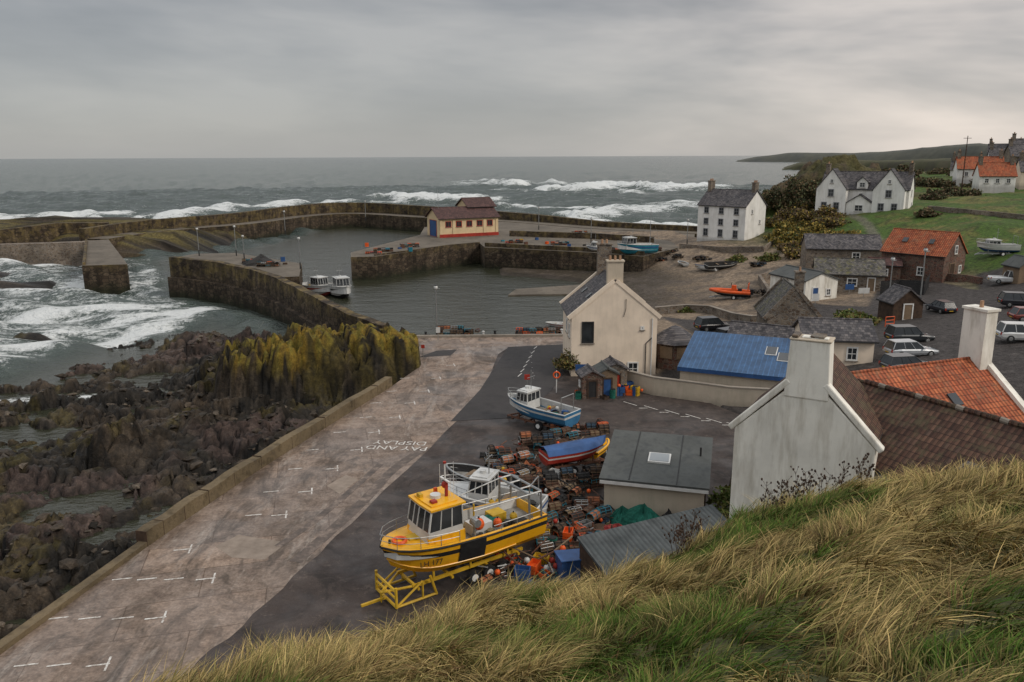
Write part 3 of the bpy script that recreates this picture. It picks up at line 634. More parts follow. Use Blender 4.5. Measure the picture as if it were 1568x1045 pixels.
# blue roofed workshop
a=W(1040,602,.2);b=W(1226,620,.4);rz=math.atan2(b[1]-a[1],b[0]-a[0]);wd=math.hypot(b[0]-a[0],b[1]-a[1])
mid=((a[0]+b[0])/2-math.sin(rz)*3.6,(a[1]+b[1])/2+math.cos(rz)*3.6,.2)
o=O('blue_roof_workshop',mid,rz-math.pi/2)
w_,d_=7.2,wd
gp(o,w_,d_,4.3,2.5,cream2,bluer,mono=True,base=-2)
o.p('fascia').box((w_/2+.25,0,2.38),(.08,d_+.44,.3),bluep);ra=math.atan2(1.8,7.2)
for y_,x_ in ((3.4,.2),(2.2,-.8)): o.p('skylights').box((x_,y_,3.63-x_*.25),(1.5,.9,.1),glass,ry=ra);o.p('skylight_frames').box((x_,y_,3.58-x_*.25),(1.65,1.05,.12),wframe,ry=ra)
o.done()
def wall(name,pts,h,th,m,cap=None,base=-1.5):
    o=O(name);q=[(x,y) for x,y,z in pts];ribbon(o.p('wall'),q,0,th,[p[2]+base for p in pts],[p[2]+h for p in pts],m)
    if cap: ribbon(o.p('coping'),q,-.06,th+.06,[p[2]+h+.002 for p in pts],[p[2]+h+.1 for p in pts],cap)
    o.done()
wall('yard_wall',[W(948,592),W(1000,606),W(1045,612),W(1115,622),W(1210,628,.3)],1.7,.3,cream2,conc)
# cream annexe
p=S(1292,562);o=O('cream_annexe',(p[0],p[1]+3,2.2),R(80));gp(o,5.5,6.2,2.9,4.2,cream,slate,base=-2,ov=.3)
for u,k in ((-1.5,'w'),(1.2,'w')): win(o,5.5,6.2,'l',u,1.6,.9,1.2)
o.done()
p=S(1222,524);o=O('stone_cottage',(p[0],p[1]+4,1.4),R(-8));gp(o,5.5,7,3.2,6.4,stone,slate_m,skew=True,base=-2);chim(o,.4,-3,5,8.2,.9,.8,stone,1);win(o,5.5,7,'f',-.9,1.6,.8,1.1);win(o,5.5,7,'f',1.,2.,.7,.9);o.done()
p=S(1180,545);o=O('slate_roof_outhouse',(p[0],p[1]+2,1.),R(60));gp(o,4,7,1.9,3.4,stone,slate,base=-2);o.done()
# white gable cottage in front
rz=R(-30);D=6.;wd=7.0;gc=Vector((15.0,39.0))
o=O('old_white_cottage',(gc.x-math.sin(rz)*D/2,gc.y+math.cos(rz)*D/2,1.),rz)
gp(o,wd,D,6.7,10.2,oldwhite,panb,base=-3,skew=False,ov=-.05)
g=o.p('gable_skew')
for s_,m_ in ((-1,oldwhite),(1,oldwhite)):
    a_=Vector((s_*(wd/2+.15),0,6.55));b_=Vector((s_*.75,0,9.6));nr=Vector((-(b_.z-a_.z)*1,0,(b_.x-a_.x)));nr=nr.normalized()*(1 if nr.z>0 else -1)
    q=[a_,b_,b_+nr*.32,a_+nr*.32];P=[(k.x,-D/2+dy,k.z) for dy in(-.05,.5) for k in q];g.add(P,[(0,1,2,3),(7,6,5,4),(0,4,5,1),(1,5,6,2),(2,6,7,3),(3,7,4,0)],m_)
g=o.p('chimney');g.box((0,-D/2+.6,10.35),(2.2,1.3,3.0),oldwhite,tp=.88);g.box((0,-D/2+.6,11.9),(2.05,1.25,.12),cream2)
g.box((-.75,-D/2+.5,12.05),(.35,1.,.15),stone);g.box((.3,-D/2+.6,12.05),(.7,.9,.16),stone);g.box((.2,-D/2+.4,12.0),(1.3,.5,.12),oldwhite)
o.done(.07)
p0=Vector((19.8,43.6));p1=Vector((25.9,32.2));dd=(p0-p1);rz=math.atan2(dd.y,dd.x)-math.pi/2;c_=(p0+p1)/2
o=O('brown_roof_cottage',(c_.x,c_.y,1.),rz);gp(o,7.4,dd.length,5.5,8.3,oldwhite,panb,base=-3)
o.p('dormer').box((-2.6,-2.,6.4),(1.,1.,.7),slate,ry=R(-10))
for k in range(int(dd.length/.45)): o.p('ridge_tiles').tube((0,-dd.length/2+k*.45,8.5),(0,-dd.length/2+k*.45+.42,8.53),.16,conc if k%5==0 else panb,n=8)
o.done()
p0=Vector(WD(1293,572,51.5)[:2]);p1=Vector(WD(1500,546,60)[:2]);dd=(p1-p0);rz=math.atan2(dd.y,dd.x)-math.pi/2;c_=(p0+p1)/2;zr=WD(1293,572,51.5)[2]
o=O('orange_roof_cottage',(c_.x,c_.y,1.),rz);LL=dd.length
gp(o,8.2,LL,zr-4.3,zr-1.2,white,pan,base=-3,skew=False,ov=.1)
chim(o,0,LL/2-.4,zr-3,zr+2.2,1.7,1.0,oldwhite,1)
g=o.p('skew');a_=Vector((4.2,0,zr-4.4));b_=Vector((0,0,zr-1.2));nr=Vector((3.2,0,4.2)).normalized();q=[a_,b_,b_+nr*.42,a_+nr*.42];P=[(k.x,LL/2+dy,k.z) for dy in(-.2,.25) for k in q];g.add(P,[(0,1,2,3),(7,6,5,4),(0,4,5,1),(1,5,6,2),(2,6,7,3),(3,7,4,0)],oldwhite)
o.p('skylight').box((2.4,1,zr-2.75),(.9,.7,.12),glass,ry=math.atan2(3.1,4.1));o.done()
o=O('white_roadside_cottage',(40.5,47,3),R(20));gp(o,6,6,4.4,6.6,white,pan,base=-4);win(o,6,6,'l',0,2.6,1,1.2);win(o,6,6,'f',-1,2.6,1,1.2);chim(o,0,0,6,7.8,1,.7,oldwhite,1);o.done()
# gear store with felt roof
a=W(928,786);b=W(1072,802);rz=math.atan2(b[1]-a[1],b[0]-a[0]);wd=math.hypot(b[0]-a[0],b[1]-a[1])+.3;DG=6.
o=O('gear_store',((a[0]+b[0])/2-math.sin(rz)*DG/2,(a[1]+b[1])/2+math.cos(rz)*DG/2,0),rz-math.pi/2)
gp(o,DG,wd,3.2,2.35,cream2,felt,mono=True,base=-.3,ov=.3);ra=math.atan2(.85,DG)
o.p('skylight_frame').box((.3,.1,2.92),(1.2,1.4,.2),wframe,ry=ra);o.p('skylight').box((.3,.1,2.96),(1.,1.2,.18),M('skylight_glass',[(.3,.32,.33)],1,.15,0,dirt=0),ry=ra)
win(o,DG,wd,'b',-1.,1.2,.9,1.9,wood,fr=woodd);win(o,DG,wd,'b',1.2,1.4,.6,.7)
o.p('fascia').box((DG/2+.32,0,2.22),(.05,wd+.5,.2),wframe);o.p('vent').tube((-.6,wd/2-.4,2.7),(-.6,wd/2-.4,3.6),.07,dark)
for y_ in (-1.5,1.4): o.p('roof_joints').box((0,y_,2.96),(DG+.5,.05,.03),dark,ry=ra)
o.done()
o=O('corrugated_shed',(7.9,38.6,0),R(26)-math.pi/2);gp(o,2.6,8.6,2.6,1.9,woodd,corr,mono=True,base=-.3,ov=.12);o.p('door').box((1.34,-2.5,.95),(.06,1.1,1.8),bluep);o.done()
p=W(873,892);o=O('blue_storage_box',p,R(15));o.p('box').box((0,0,.75),(1.3,1.1,1.5),bluep);o.p('lid').box((0,0,1.55),(1.45,1.25,.08),bluep,ry=.06);
for k in (-.4,0,.4): o.p('ribs').box((k,-.57,.75),(.06,.04,1.4),bluep)
o.done(.02)
def hut(px,py,rz,w,d,h,hr,wm,rm,door=dark,name='fishing_hut'):
    p=S(px,py);o=O(name,p,rz);gp(o,w,d,h,hr,wm,rm,base=-1,ov=.15);win(o,w,d,'f',0,h*.42,.85,h*.8,door,fr=woodd);win(o,w,d,'l',0,h*.6,.5,.5);o.done()
hut(903,606,R(8),1.9,1.9,2.1,2.6,redstone,slate);hut(925,603,R(8),1.9,2.2,2.2,2.7,wood,felt,bluep)
hut(938,596,R(8),2.2,2.2,2.2,2.8,stone,slate,redp)
# lifeboat station
p=W(708,361,1.8);o=O('lifeboat_station',(p[0],p[1]+2,1.8),R(116));w_,d_=9.,16.5
stc=Mharl('station_cream',(.68,.52,.31),.2)
gp(o,w_,d_,4.9,7.2,stc,redroof,base=-.5,ov=.5)
for u in (-5.8,-2.9,0,2.9,5.8): win(o,w_,d_,'l',u,3.3,1.5,1.4,fr=redp,nx=2,ny=1)
for f_ in 'bf': win(o,w_,d_,f_,0,2.1,5.,4.2,bluep,fr=redp)
for u in (-7.8,-4.3,4.3,7.8): o.p('pilasters').box((-w_/2-.08,u,2.),(.2,.7,4.6),stc)
o.p('plinth').box((-w_/2-.1,0,.3),(.3,d_,1.0),redp)
o.T=Matrix.Translation((3.2,-5.2,0));gp(o,7.5,7.5,7.4,9.3,stc,redroof,base=-.5,ov=.5)
for u in (-2,0,2): win(o,7.5,7.5,'l',u,6.4,.9,1.,fr=redp,nx=1)
win(o,7.5,7.5,'b',0,6.4,.9,1.,fr=redp);win(o,7.5,7.5,'f',0,1.6,1.6,3,bluep,fr=redp);o.T=Matrix();o.done()
# white three storey house
gm_=M('grey_margin',[(.3,.3,.31)],4,.8,.1)
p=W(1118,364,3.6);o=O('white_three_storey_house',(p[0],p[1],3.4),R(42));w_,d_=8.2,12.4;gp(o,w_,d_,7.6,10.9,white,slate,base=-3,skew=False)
for z_ in (1.5,4.,6.5):
    for u in (-3.9,0,3.9): win(o,w_,d_,'l',u,z_,1.15,1.35 if z_>2 else 1.6,fr=gm_)
win(o,w_,d_,'f',-1.5,6.4,.6,.9);win(o,w_,d_,'f',1.8,4,.6,.9)
chim(o,0,-d_/2+.5,10,12.6,1.5,.8,stone,3);chim(o,0,d_/2-.5,10,12.8,1.7,.8,stone,3)
for u in (-3,0,3): o.p('skylights').box((-2.2,u,9.25),(.9,.7,.1),glass,ry=-math.atan2(3.3,4.1))
o.done()
# white twin gabled house
p=W(1334,323,10);o=O('white_twin_gable_house',(p[0],p[1]+3,9.3),R(57));w_,d_=7.5,18.;gp(o,w_,d_,5.4,8.9,white,slate,base=-3,skew=False)
for y_ in (6.2,-5.4):
    o.T=Matrix.Translation((-4.4,y_,0))@Matrix.Rotation(-math.pi/2,4,'Z');gp(o,6.2,4.6,5.4,9.6,white,slate,base=-3,ov=.12)
    for z_ in (1.8,4.6):
        for u in ((-1.3,1.3) if z_<3 else (0,)): win(o,6.2,4.6,'f',u,z_,1.1,1.5,fr=gm_)
    win(o,6.2,4.6,'f',0,7.1,.6,.8)
o.T=Matrix.Translation((-4.7,.4,0))@Matrix.Rotation(-math.pi/2,4,'Z');gp(o,5.2,2.5,2.4,4.2,white,slate,base=-3)
win(o,5.2,2.5,'f',0,1.4,1.6,1.3)
o.T=Matrix.Translation((-2.9,.4,0))@Matrix.Rotation(-math.pi/2,4,'Z');gp(o,2.2,2.,6.9,7.9,white,slate,base=5);win(o,2.2,2.,'f',0,6.3,1.1,1.)
o.T=Matrix();win(o,w_,d_,'f',0,4.6,1,1.4);win(o,w_,d_,'f',1.5,1.8,1,1.4);chim(o,0,-d_/2+.5,8,10.8,1.5,.8,stone,3);chim(o,0,d_/2-.5,8,10.6,1.5,.8,stone,2);o.done()
# red roof stone shed
p=S(1425,428);o=O('red_roof_stone_boathouse',(p[0],p[1]+3,p[2]-.3),R(38));w_,d_=7.,9.6;gp(o,w_,d_,4.2,7.3,redstone,pan,base=-2)
win(o,w_,d_,'f',-.8,1.6,1.6,2.6,woodd,fr=wood);win(o,w_,d_,'f',0,4.9,.8,1.2);win(o,w_,d_,'f',1.9,1.8,.8,1.1);win(o,w_,d_,'l',1.5,1.6,1,1.2)
for u in (-2,2): o.p('skylights').box((-2.,u,6.05),(.9,.8,.1),glass,ry=-math.atan2(3.1,3.5))
o.done()
def shed(name,px,py,rz,w,d,h,hr,wm,rm,wins=(),mono=False,dz=0):
    p=S(px,py);o=O(name,(p[0],p[1],p[2]+dz),rz);gp(o,w,d,h,hr,wm,rm,base=-2,ov=.2,mono=mono)
    for q in wins: win(o,w,d,*q)
    o.done()
shed('white_boat_store',1228,457,R(18),5.4,8,3.2,4.2,oldwhite,felt,[('f',-1,1.2,1.,2.1,bluep),('f',1.2,1.5,.7,.9),('l',0,1.6,.8,.8)])
shed('mossy_roof_visitor_centre',1296,442,R(72),7,9.5,2.6,4.4,stone,slate_m,[('l',-2.5,1.5,1.3,1.1),('l',0.4,1.5,1.3,1.1),('l',3,1.2,1.,2.1,wood)])
shed('slate_workshop',1285,403,R(78),6.5,12,2.8,4.8,stone,slate,[('l',2,1.6,1.2,1.2)])
shed('red_lean_to',1352,428,R(70),3.,4.5,2.4,3.2,redstone,redroof,[('l',0,1.3,.9,1.)])
shed('small_slate_hut',1377,487,R(5),3.6,3.2,2.1,3.6,woodd,slate,[('f',0,1.,1.1,1.9,wood)])
shed('timber_garden_hut',1562,430,R(5),3.,3.2,2.1,3.2,wood,felt,[('f',0,1.,.9,1.8,dark)])
for i,(px,d_,zb,rz,w,L,h,wm,rm) in enumerate(((1470,255,15.4,70,7,11,2.8,white,pan),(1512,275,16.2,65,7.5,10,4.4,white,slate),(1505,300,17.,60,7,9,5.,stone,slate),(1545,270,16.4,75,8,12,5.,stone,slate),(1538,300,18.,70,7,9,5.5,white,slate),(1590,290,18,60,8,12,5,white,slate),(1495,235,14.2,75,6,8,2.6,white,pan),(1558,245,14.3,72,7,9,3.4,cream,slate),(1620,250,16,70,8,13,5,white,slate),(1452,280,15.,60,5,8,2.6,white,slate))):
    k=(px-784)/1220;y_=d_/math.sqrt(1+k*k);o=O('village_house',(k*y_*1.02,y_,zb),R(rz));gp(o,w,L,h,h+3,wm,rm,base=-6)
    for u in (-L*.3,0,L*.3):
        win(o,w,L,'l',u,1.4,.9,1.1)
        if h>4: win(o,w,L,'l',u,3.7,.9,1.1)
    win(o,w,L,'f',0,h*.6,.9,1.1)
    chim(o,0,-L/2+.5,h+2.5,h+4.6,1.4,.8,stone,2);chim(o,0,L/2-.5,h+2.5,h+4.6,1.4,.8,stone,2);o.done()
wall('curved_road_wall',[S(a,b) for a,b in ((1003,482),(1050,478),(1085,480),(1120,492),(1150,497),(1180,495),(1192,484))],1.,.4,stone,conc)
wall('beach_wall',[S(a,b) for a,b in ((1172,478),(1180,455),(1165,432),(1185,425))],1.2,.5,stone)
wall('house_garden_wall',[S(a,b) for a,b in ((1040,381),(1100,386),(1170,386),(1190,372))],1.1,.5,stone)
wall('roadside_wall',[S(a,b) for a,b in ((1430,428),(1480,432),(1500,436))],1.,.4,redstone)
wall('field_wall',[S(a,b) for a,b in ((1420,322),(1500,330),(1600,340))],.9,.5,stone)
def fence(name,pts,h,m):
    o=O(name);g=o.p('boards')
    for a,b in zip(pts[:-1],pts[1:]):
        L=math.hypot(b[0]-a[0],b[1]-a[1]);n=int(L/.16);an=math.atan2(b[1]-a[1],b[0]-a[0])
        for i in range(n):
            t=i/n;g.box((a[0]+(b[0]-a[0])*t,a[1]+(b[1]-a[1])*t,a[2]+(b[2]-a[2])*t+h/2-.2),(.14,.03,h+random.uniform(-.03,.03)),m,rz=an)
        o.p('rails').tube((a[0],a[1],a[2]+h*.75),(b[0],b[1],b[2]+h*.75),.04,m)
    o.done()
fence('black_board_fence',[S(1348,452),S(1375,450),S(1415,452),S(1422,440)],2.2,dark)
fence('post_fence',[S(1290,395),S(1340,382),S(1360,370)],1.,wood)
# ---------------------------------------------------------------- boats
def hull(g,L,B,k0,D,mats,p=2.2,deckf=.62,n=18,rake=.9,sheer=.22,rim=.12,full=.75):
    fr=[0,.10,.32,.66,.80,1.];wf=[0.02,.62,.86,.96,.985,1.]
    rows=[]
    for i in range(n+1):
        s=i/n;t=max(0,(s-.45)/.55);hb=B/2*max(0.,(1-t**p))**full*(.88+.12*min(1,s/.4))+.03
        k=k0+D*.5*max(0,(s-.7)/.3)**2;gz_=k0+D*(1+sheer*s*s*1.2)
        st=[];x=-L/2+L*s
        for f,w in zip(fr,wf):
            wid=hb*(w if t<.01 else w*(1-.45*t*(1-f)))
            st.append((x-rake*t*t*(1-f),wid,k+(gz_-k)*f))
        dz=k0+D*deckf+(gz_-k0-D)*.8;ib=max(.01,hb-rim)
        st+= [(x-(rim if s>.97 else 0),ib,gz_+.02),(x-(rim*1.3 if s>.97 else 0),max(.005,ib-.03),dz)]
        rows.append(st)
    nb=len(rows[0]);ml=[mats[0],mats[0],mats[1],mats[2],mats[1],mats[3],mats[4]]
    for sg in (1,-1):
        rr_=[[(q[0],q[1]*sg,q[2]) for q in r] for r in rows]
        g.loft(rr_,None,mats=ml)
    r0=rows[0]
    for j in range(nb-3):
        a,b=r0[j],r0[j+1];g.add([(a[0],-a[1],a[2]),(a[0],a[1],a[2]),(b[0],b[1],b[2]),(b[0],-b[1],b[2])],[(0,1,2,3)],ml[j])
    a,b=r0[-1],r0[-2];g.add([(a[0]+.08,-a[1],a[2]),(a[0]+.08,a[1],a[2]),(b[0]+.08,b[1],b[2]),(b[0]+.08,-b[1],b[2])],[(0,1,2,3)],ml[5])
    b5=r0[5];g.add([(b5[0],-b5[1],b5[2]),(b5[0],b5[1],b5[2]),(b[0]+.08,b[1],b[2]),(b[0]+.08,-b[1],b[2])],[(0,1,2,3)],ml[5])
    for i in range(n):
        a,b=rows[i][-1],rows[i+1][-1];g.add([(a[0],-a[1],a[2]),(a[0],a[1],a[2]),(b[0],b[1],b[2]),(b[0],-b[1],b[2])],[(0,1,2,3)],gdeck)
    return rows
def cabin(o,x0,x1,w,z0,z1,body,roofm,wz=.5,rake=.35,ov=.15):
    def ring(z): 
        f=(z-z0)/(z1-z0);a=x0+.05*f;b=x1-rake*max(0,f-.35);h=w/2*(1-.06*f);return [(a,-h,z),(b,-h,z),(b+.1*(1-f*.5),0,z),(b,h,z),(a,h,z)]
    zz=[z0,z0+(z1-z0)*(1-wz),z1-.12,z1];rr_=[ring(z) for z in zz]
    g=o.p('wheelhouse');
    for i in range(3):
        r0,r1=rr_[i],rr_[i+1]
        for j in range(5):
            g.add([r0[j],r0[(j+1)%5],r1[(j+1)%5],r1[j]],[(0,1,2,3)],glass if i==1 else body)
    for j in range(5): g.tube(rr_[1][j],rr_[2][j],.055,body,n=5)
    for j,n_ in ((0,3),(3,3),(1,2),(2,2),(4,3)):
        a,b=rr_[1][j],rr_[1][(j+1)%5];c,d=rr_[2][j],rr_[2][(j+1)%5]
        for i in range(1,n_): 
            t=i/n_;g.tube(Vector(a).lerp(Vector(b),t),Vector(c).lerp(Vector(d),t),.04,body,n=4)
    top=rr_[3];g2=o.p('wheelhouse_roof');c=Vector((sum(p[0] for p in top)/5,0,z1))
    tp=[c+(Vector(p)-c)*(1+ov) for p in top];g2.prism([(p.x,p.y) for p in tp],z1,z1+.1,roofm)
    tp=[c+(Vector(p)-c)*.85 for p in top];g2.prism([(p.x,p.y) for p in tp],z1+.09,z1+.17,roofm)
def rail(o,rows,i0,i1,h,m=None,sides=(1,-1),mid=True):
    m=m or steel;g=o.p('rails')
    for sg in sides:
        pt=[(r[5][0],r[5][1]*sg*.96,r[5][2]+h) for r in rows[i0:i1]];g.path(pt,.022,m)
        if mid: g.path([(a,b,c-h/2) for a,b,c in pt],.015,m)
        for q,r in zip(pt[::2],rows[i0:i1:2]): g.tube(q,(r[5][0],r[5][1]*sg*.96,r[5][2]),.02,m)
    if i1>=len(rows): 
        a=rows[-1][5];g.tube((a[0],a[1],a[2]+h),(a[0],-a[1],a[2]+h),.022,m)
def trailer(o,L,B,k0,m,wheels=2):
    g=o.p('trailer')
    for s_ in (-1,1):
        g.box((0,s_*B*.28,k0-.18),(L*.86,.12,.16),m)
        for x in (-L*.3,0,L*.28): g.box((x,s_*B*.3,k0+.05),(.1,.1,.5),m)
        for i in range(wheels):
            x=-L*.12+(i-(wheels-1)/2)*.95;g.tube((x,s_*(B*.36),.38),(x,s_*(B*.36+.26),.38),.38,blk,n=16);g.tube((x,s_*(B*.36+.2),.38),(x,s_*(B*.36+.28),.38),.2,wframe,n=10)
    for x in (-L*.38,-L*.12,L*.15,L*.4): g.box((x,0,k0-.3),(.12,B*.72,.12),m)
    g.tube((L*.42,-B*.28,k0-.18),(L*.6,0,k0-.45),.07,m);g.tube((L*.42,B*.28,k0-.18),(L*.6,0,k0-.45),.07,m);g.tube((L*.6,0,k0-.45),(L*.6,0,.0),.05,m)
    g.box((-L*.12,0,.38),(.12,B*.75,.12),m)
def buoy(g,c,r,m): g.sph(c,r,m,(1,1,1.12),n=10,k=7);g.tube((c[0],c[1],c[2]+r),(c[0],c[1],c[2]+r*1.4),r*.18,blk,n=5)
# yellow work boat
bw=Vector(W(609,918)[:2]);stn=Vector(W(800,850)[:2]);dd=bw-stn;rz=math.atan2(dd.y,dd.x);c_=(bw+stn)/2
o=O('yellow_fishing_boat',(c_.x-.1,c_.y+.2,0),rz);L=9.4;B=3.3;k0=1.0;D=1.75
rows=hull(o.p('hull'),L,B,k0,D,[yel,yel,blk,yel,wgel],p=3.4,deckf=.68,rake=.5,full=.62,sheer=.16,rim=.14)
for sg in (1,-1):
    o.p('rubbing_strake').path([(r[5][0],r[5][1]*sg*1.01,r[5][2]-.06) for r in rows],.06,blk)
    o.p('spray_rail').path([(r[2][0],r[2][1]*sg*1.02,r[2][2]) for r in rows[4:]],.04,yel)
    hp_=[]
    for i in range(8,12):
        r=rows[i];hp_.append([(r[j][0],r[j][1]*sg*1.0+sg*.035,r[j][2]) for j in (2,3,4,5)])
    o.p('hauling_patch').loft(hp_,blk)
fd=o.p('foredeck')
fp=[(r[6][0],r[6][1]*.985,r[6][2]+.0) for r in rows[11:]];fd.add(fp+[(a,-b,c) for a,b,c in fp[::-1]],[tuple(range(2*len(fp)))],yel)
zb=k0+D*.82;zc=zb+2.25
cabin(o,.5,2.6,2.25,zb,zc,wgel,yel,wz=.5,rake=.4,ov=.14)
o.p('bulkhead').box((.52,0,zb+1.),(.06,2.1,1.9),yel);o.p('cabin_base').box((1.5,0,zb+.4),(2.15,2.3,.8),yel)
g=o.p('mast');g.tube((.9,0,zc+.1),(.9,0,zc+1.9),.045,wframe);g.box((.9,0,zc+1.0),(.12,.9,.06),wframe);g.tube((.9,0,zc+1.9),(.9,0,zc+2.0),.09,redp,n=8)
for y_,h in ((-.7,1.6),(.7,2.2),(.35,1.2)): g.tube((.8,y_,zc+.1),(.8,y_,zc+h),.015,wframe,n=4)
g.tube((1.5,0,zc+.15),(1.5,0,zc+.35),.28,wgel,n=12);g.box((1.9,.5,zc+.22),(.3,.3,.14),redp);g.box((1.2,-.5,zc+.3),(.16,.16,.3),orange);buoy(g,(.95,.02,zc+.75),.17,redp)
g.box((.95,.2,zc+.5),(.14,.1,.8),redp);g.box((2.1,-.55,zc+.25),(.2,.35,.2),yelf)
rail(o,rows,11,19,.62,steel);rail(o,rows,0,8,.35,steel,mid=False)
g=o.p('gantry')
for x in (-4.3,-3.5): g.path([(x,-1.45,2.6),(x,-1.4,4.2),(x,1.4,4.2),(x,1.45,2.6)],.07,steel,n=6)
for y_ in (-1.4,-.5,.5,1.4): g.tube((-4.3,y_,4.2),(-3.5,y_,4.2),.05,steel)
g.tube((-3.5,1.4,4.2),(-.2,1.0,4.0),.04,steel);g.tube((-3.5,-1.4,4.2),(-.2,-1.0,4.0),.04,steel)
g=o.p('deck_gear');g.box((-1.,.2,2.6),(1.2,.9,.6),wgel);g.box((-2.6,-.5,2.5),(.9,.8,.5),yelf);g.tube((.0,1.35,2.5),(.0,1.35,3.6),.08,steel);g.tube((.0,1.2,3.6),(.0,1.7,3.6),.22,steel,n=12)
buoy(g,(-.6,.85,3.1),.3,orange);buoy(g,(-1.9,.7,2.75),.24,orange);buoy(g,(-3.1,.5,2.7),.22,yelf);g.box((-3.2,.9,2.45),(.8,.5,.4),netb);g.sph((-2.,-.3,2.45),.5,netg,(1.4,1,.5),jit=.15);g.tube((-1.6,-1.2,2.3),(-1.6,-1.2,3.2),.06,yelf)
for i in range(10): g.box((random.uniform(-4,-.3),random.uniform(-1.1,1.1),2.4),(random.uniform(.2,.6),random.uniform(.2,.5),random.uniform(.2,.5)),random.choice([netb,rope,bluep,woodd,steel,yelf]),rz=random.random())
g.torus((3.7,0.1,k0+D*1.14+.14),.33,.085,orange);g.tube((4.2,0,k0+D*1.1),(4.2,0,k0+D*1.1+.35),.07,dark);g.box((2.9,.0,k0+D*1.12+.05),(.6,.6,.14),yelf)
trailer(o,8.,3.,1.0,yelf,3)
g=o.p('cradle')
for s_ in (-1,1):
    g.tube((4.5,s_*1.1,1.2),(4.5,s_*1.1,.1),.08,yelf);g.tube((4.5,s_*1.1,.15),(2.2,s_*1.1,.15),.07,yelf);g.tube((4.5,s_*1.1,.15),(3.0,s_*1.1,1.1),.06,yelf);g.tube((3.,s_*1.1,.15),(3.,s_*1.1,1.1),.06,yelf);g.tube((2.2,s_*1.1,.1),(2.6,s_*1.2,1.3),.07,yelf)
g.tube((4.5,-1.1,.15),(4.5,1.1,.15),.08,yelf);g.tube((4.5,-1.1,1.0),(4.5,1.1,1.0),.08,yelf);g.tube((4.5,-1.1,.6),(4.5,1.1,.6),.06,yelf);g.box((5.2,0,.2),(1.4,.12,.12),yelf)
for sg in (1,-1):
    t=text('registration_lettering','LH 177',.40,(0,0,0),(0,0,0),blk,.006);r=rows[15];r1=rows[13]
    an=math.atan2(r[4][1]-r1[4][1],r[4][0]-r1[4][0]);xm=(r[2][0]+r1[3][0])/2+.1;ym=(r[3][1]+r1[3][1])/2+.10;t.location=(xm,sg*ym,(r[2][2]+r[3][2])/2+.02);t.rotation_euler=(math.pi/2,0,(math.pi+an) if sg>0 else -an);o.extra.append(t)
yb=o.done()
def boat(name,loc,rz,L,B,D,cl,k0=.6,cab=None,tr=None,outb=False,stuff=0,tilt=(0,0),p=2.2,fore=False):
    o=O(name,loc,rz);rows=hull(o.p('hull'),L,B,k0,D,cl,p=p,deckf=.45,rake=L*.08)
    for sg in (1,-1): o.p('gunwale').path([(r[5][0],r[5][1]*sg,r[5][2]) for r in rows],.05,cl[3],n=6)
    o.p('thwarts').box((-L*.12,0,k0+D*.8),(.3,B*.85,.06),wood);o.p('thwarts').box((L*.15,0,k0+D*.85),(.3,B*.75,.06),wood)
    if fore:
        fp=[(r[6][0],r[6][1]*.985,r[6][2]-.03) for r in rows[12:]];o.p('foredeck').add(fp+[(a,-b,c) for a,b,c in fp[::-1]],[tuple(range(2*len(fp)))],cl[4])
    if cab:
        x0,x1,w,h,bm,rm=cab;z0=k0+D*.6;cabin(o,x0,x1,w,z0,z0+h,bm,rm);g=o.p('mast');g.tube((x0+.3,0,z0+h),(x0+.3,0,z0+h+1.8),.035,steel);g.tube((x0+.3,-.5,z0+h+1.2),(x0+.3,.5,z0+h+1.2),.025,steel);g.tube((x0+.7,0,z0+h+.15),(x0+.7,0,z0+h+.35),.2,wgel,n=10)
        rail(o,rows,12,19,.5)
        g.path([(-L*.42,-B*.35,k0+D),(-L*.42,-B*.33,k0+D+1.3),(-L*.42,B*.33,k0+D+1.3),(-L*.42,B*.35,k0+D)],.04,steel)
    if tr: trailer(o,L*.85,B*.95,k0,tr,1)
    if outb:
        g=o.p('outboard');g.box((-L/2-.2,0,k0+D*1.05),(.45,.35,.55),blk,tp=.8);g.box((-L/2-.2,0,k0+D*.4),(.16,.12,1.),blk)
    for i in range(stuff):
        g=o.p('deck_gear');q=random.choice([0,1,2]);x=random.uniform(-L*.4,L*.05);y=random.uniform(-B*.3,B*.3)
        if q==0: buoy(g,(x,y,k0+D*.8+.1),random.uniform(.12,.22),random.choice([orange,redp,yelf,wgel]))
        elif q==1: g.box((x,y,k0+D*.65),(.5,.4,.3),random.choice([bluep,wgel,netb,redp]),rz=random.random())
        else: g.sph((x,y,k0+D*.6),.3,random.choice([netg,netb,rope]),(1.2,1,.6),jit=.2)
    o.done(0,tilt)
boat('white_fishing_boat',W(752,803),R(160),6.6,2.5,1.15,[wgel,wgel,bluep,wgel,wgel],k0=.75,cab=(-.2,1.2,1.7,1.7,wgel,wgel),tr=steel,stuff=8,fore=True)
boat('open_work_boat',W(735,757),R(150),5.4,2.1,.8,[blk,blk,wgel,steel,netb],k0=.6,tr=rust,stuff=6,outb=True)
boat('blue_white_fishing_boat',W(826,652),R(140),6.8,2.5,1.2,[antif,antif,wgel,wgel,wgel],k0=.65,cab=(.6,1.9,1.7,1.5,wgel,wgel),tr=rust,stuff=10)
o=O('covered_red_boat',W(880,722),R(22));rows=hull(o.p('hull'),4.9,1.9,.9,.85,[redaf,redp,wgel,redp,bluep],deckf=.9)
tp=[[(r[5][0],r[5][1]*k,r[5][2]+.42*(1-k*k)+.03) for k in (-1.03,-.6,0,.6,1.03)] for r in rows];o.p('cover').loft(tp,bluep,mats=[bluep]*4);trailer(o,4.2,1.7,.9,rust,1);o.done()
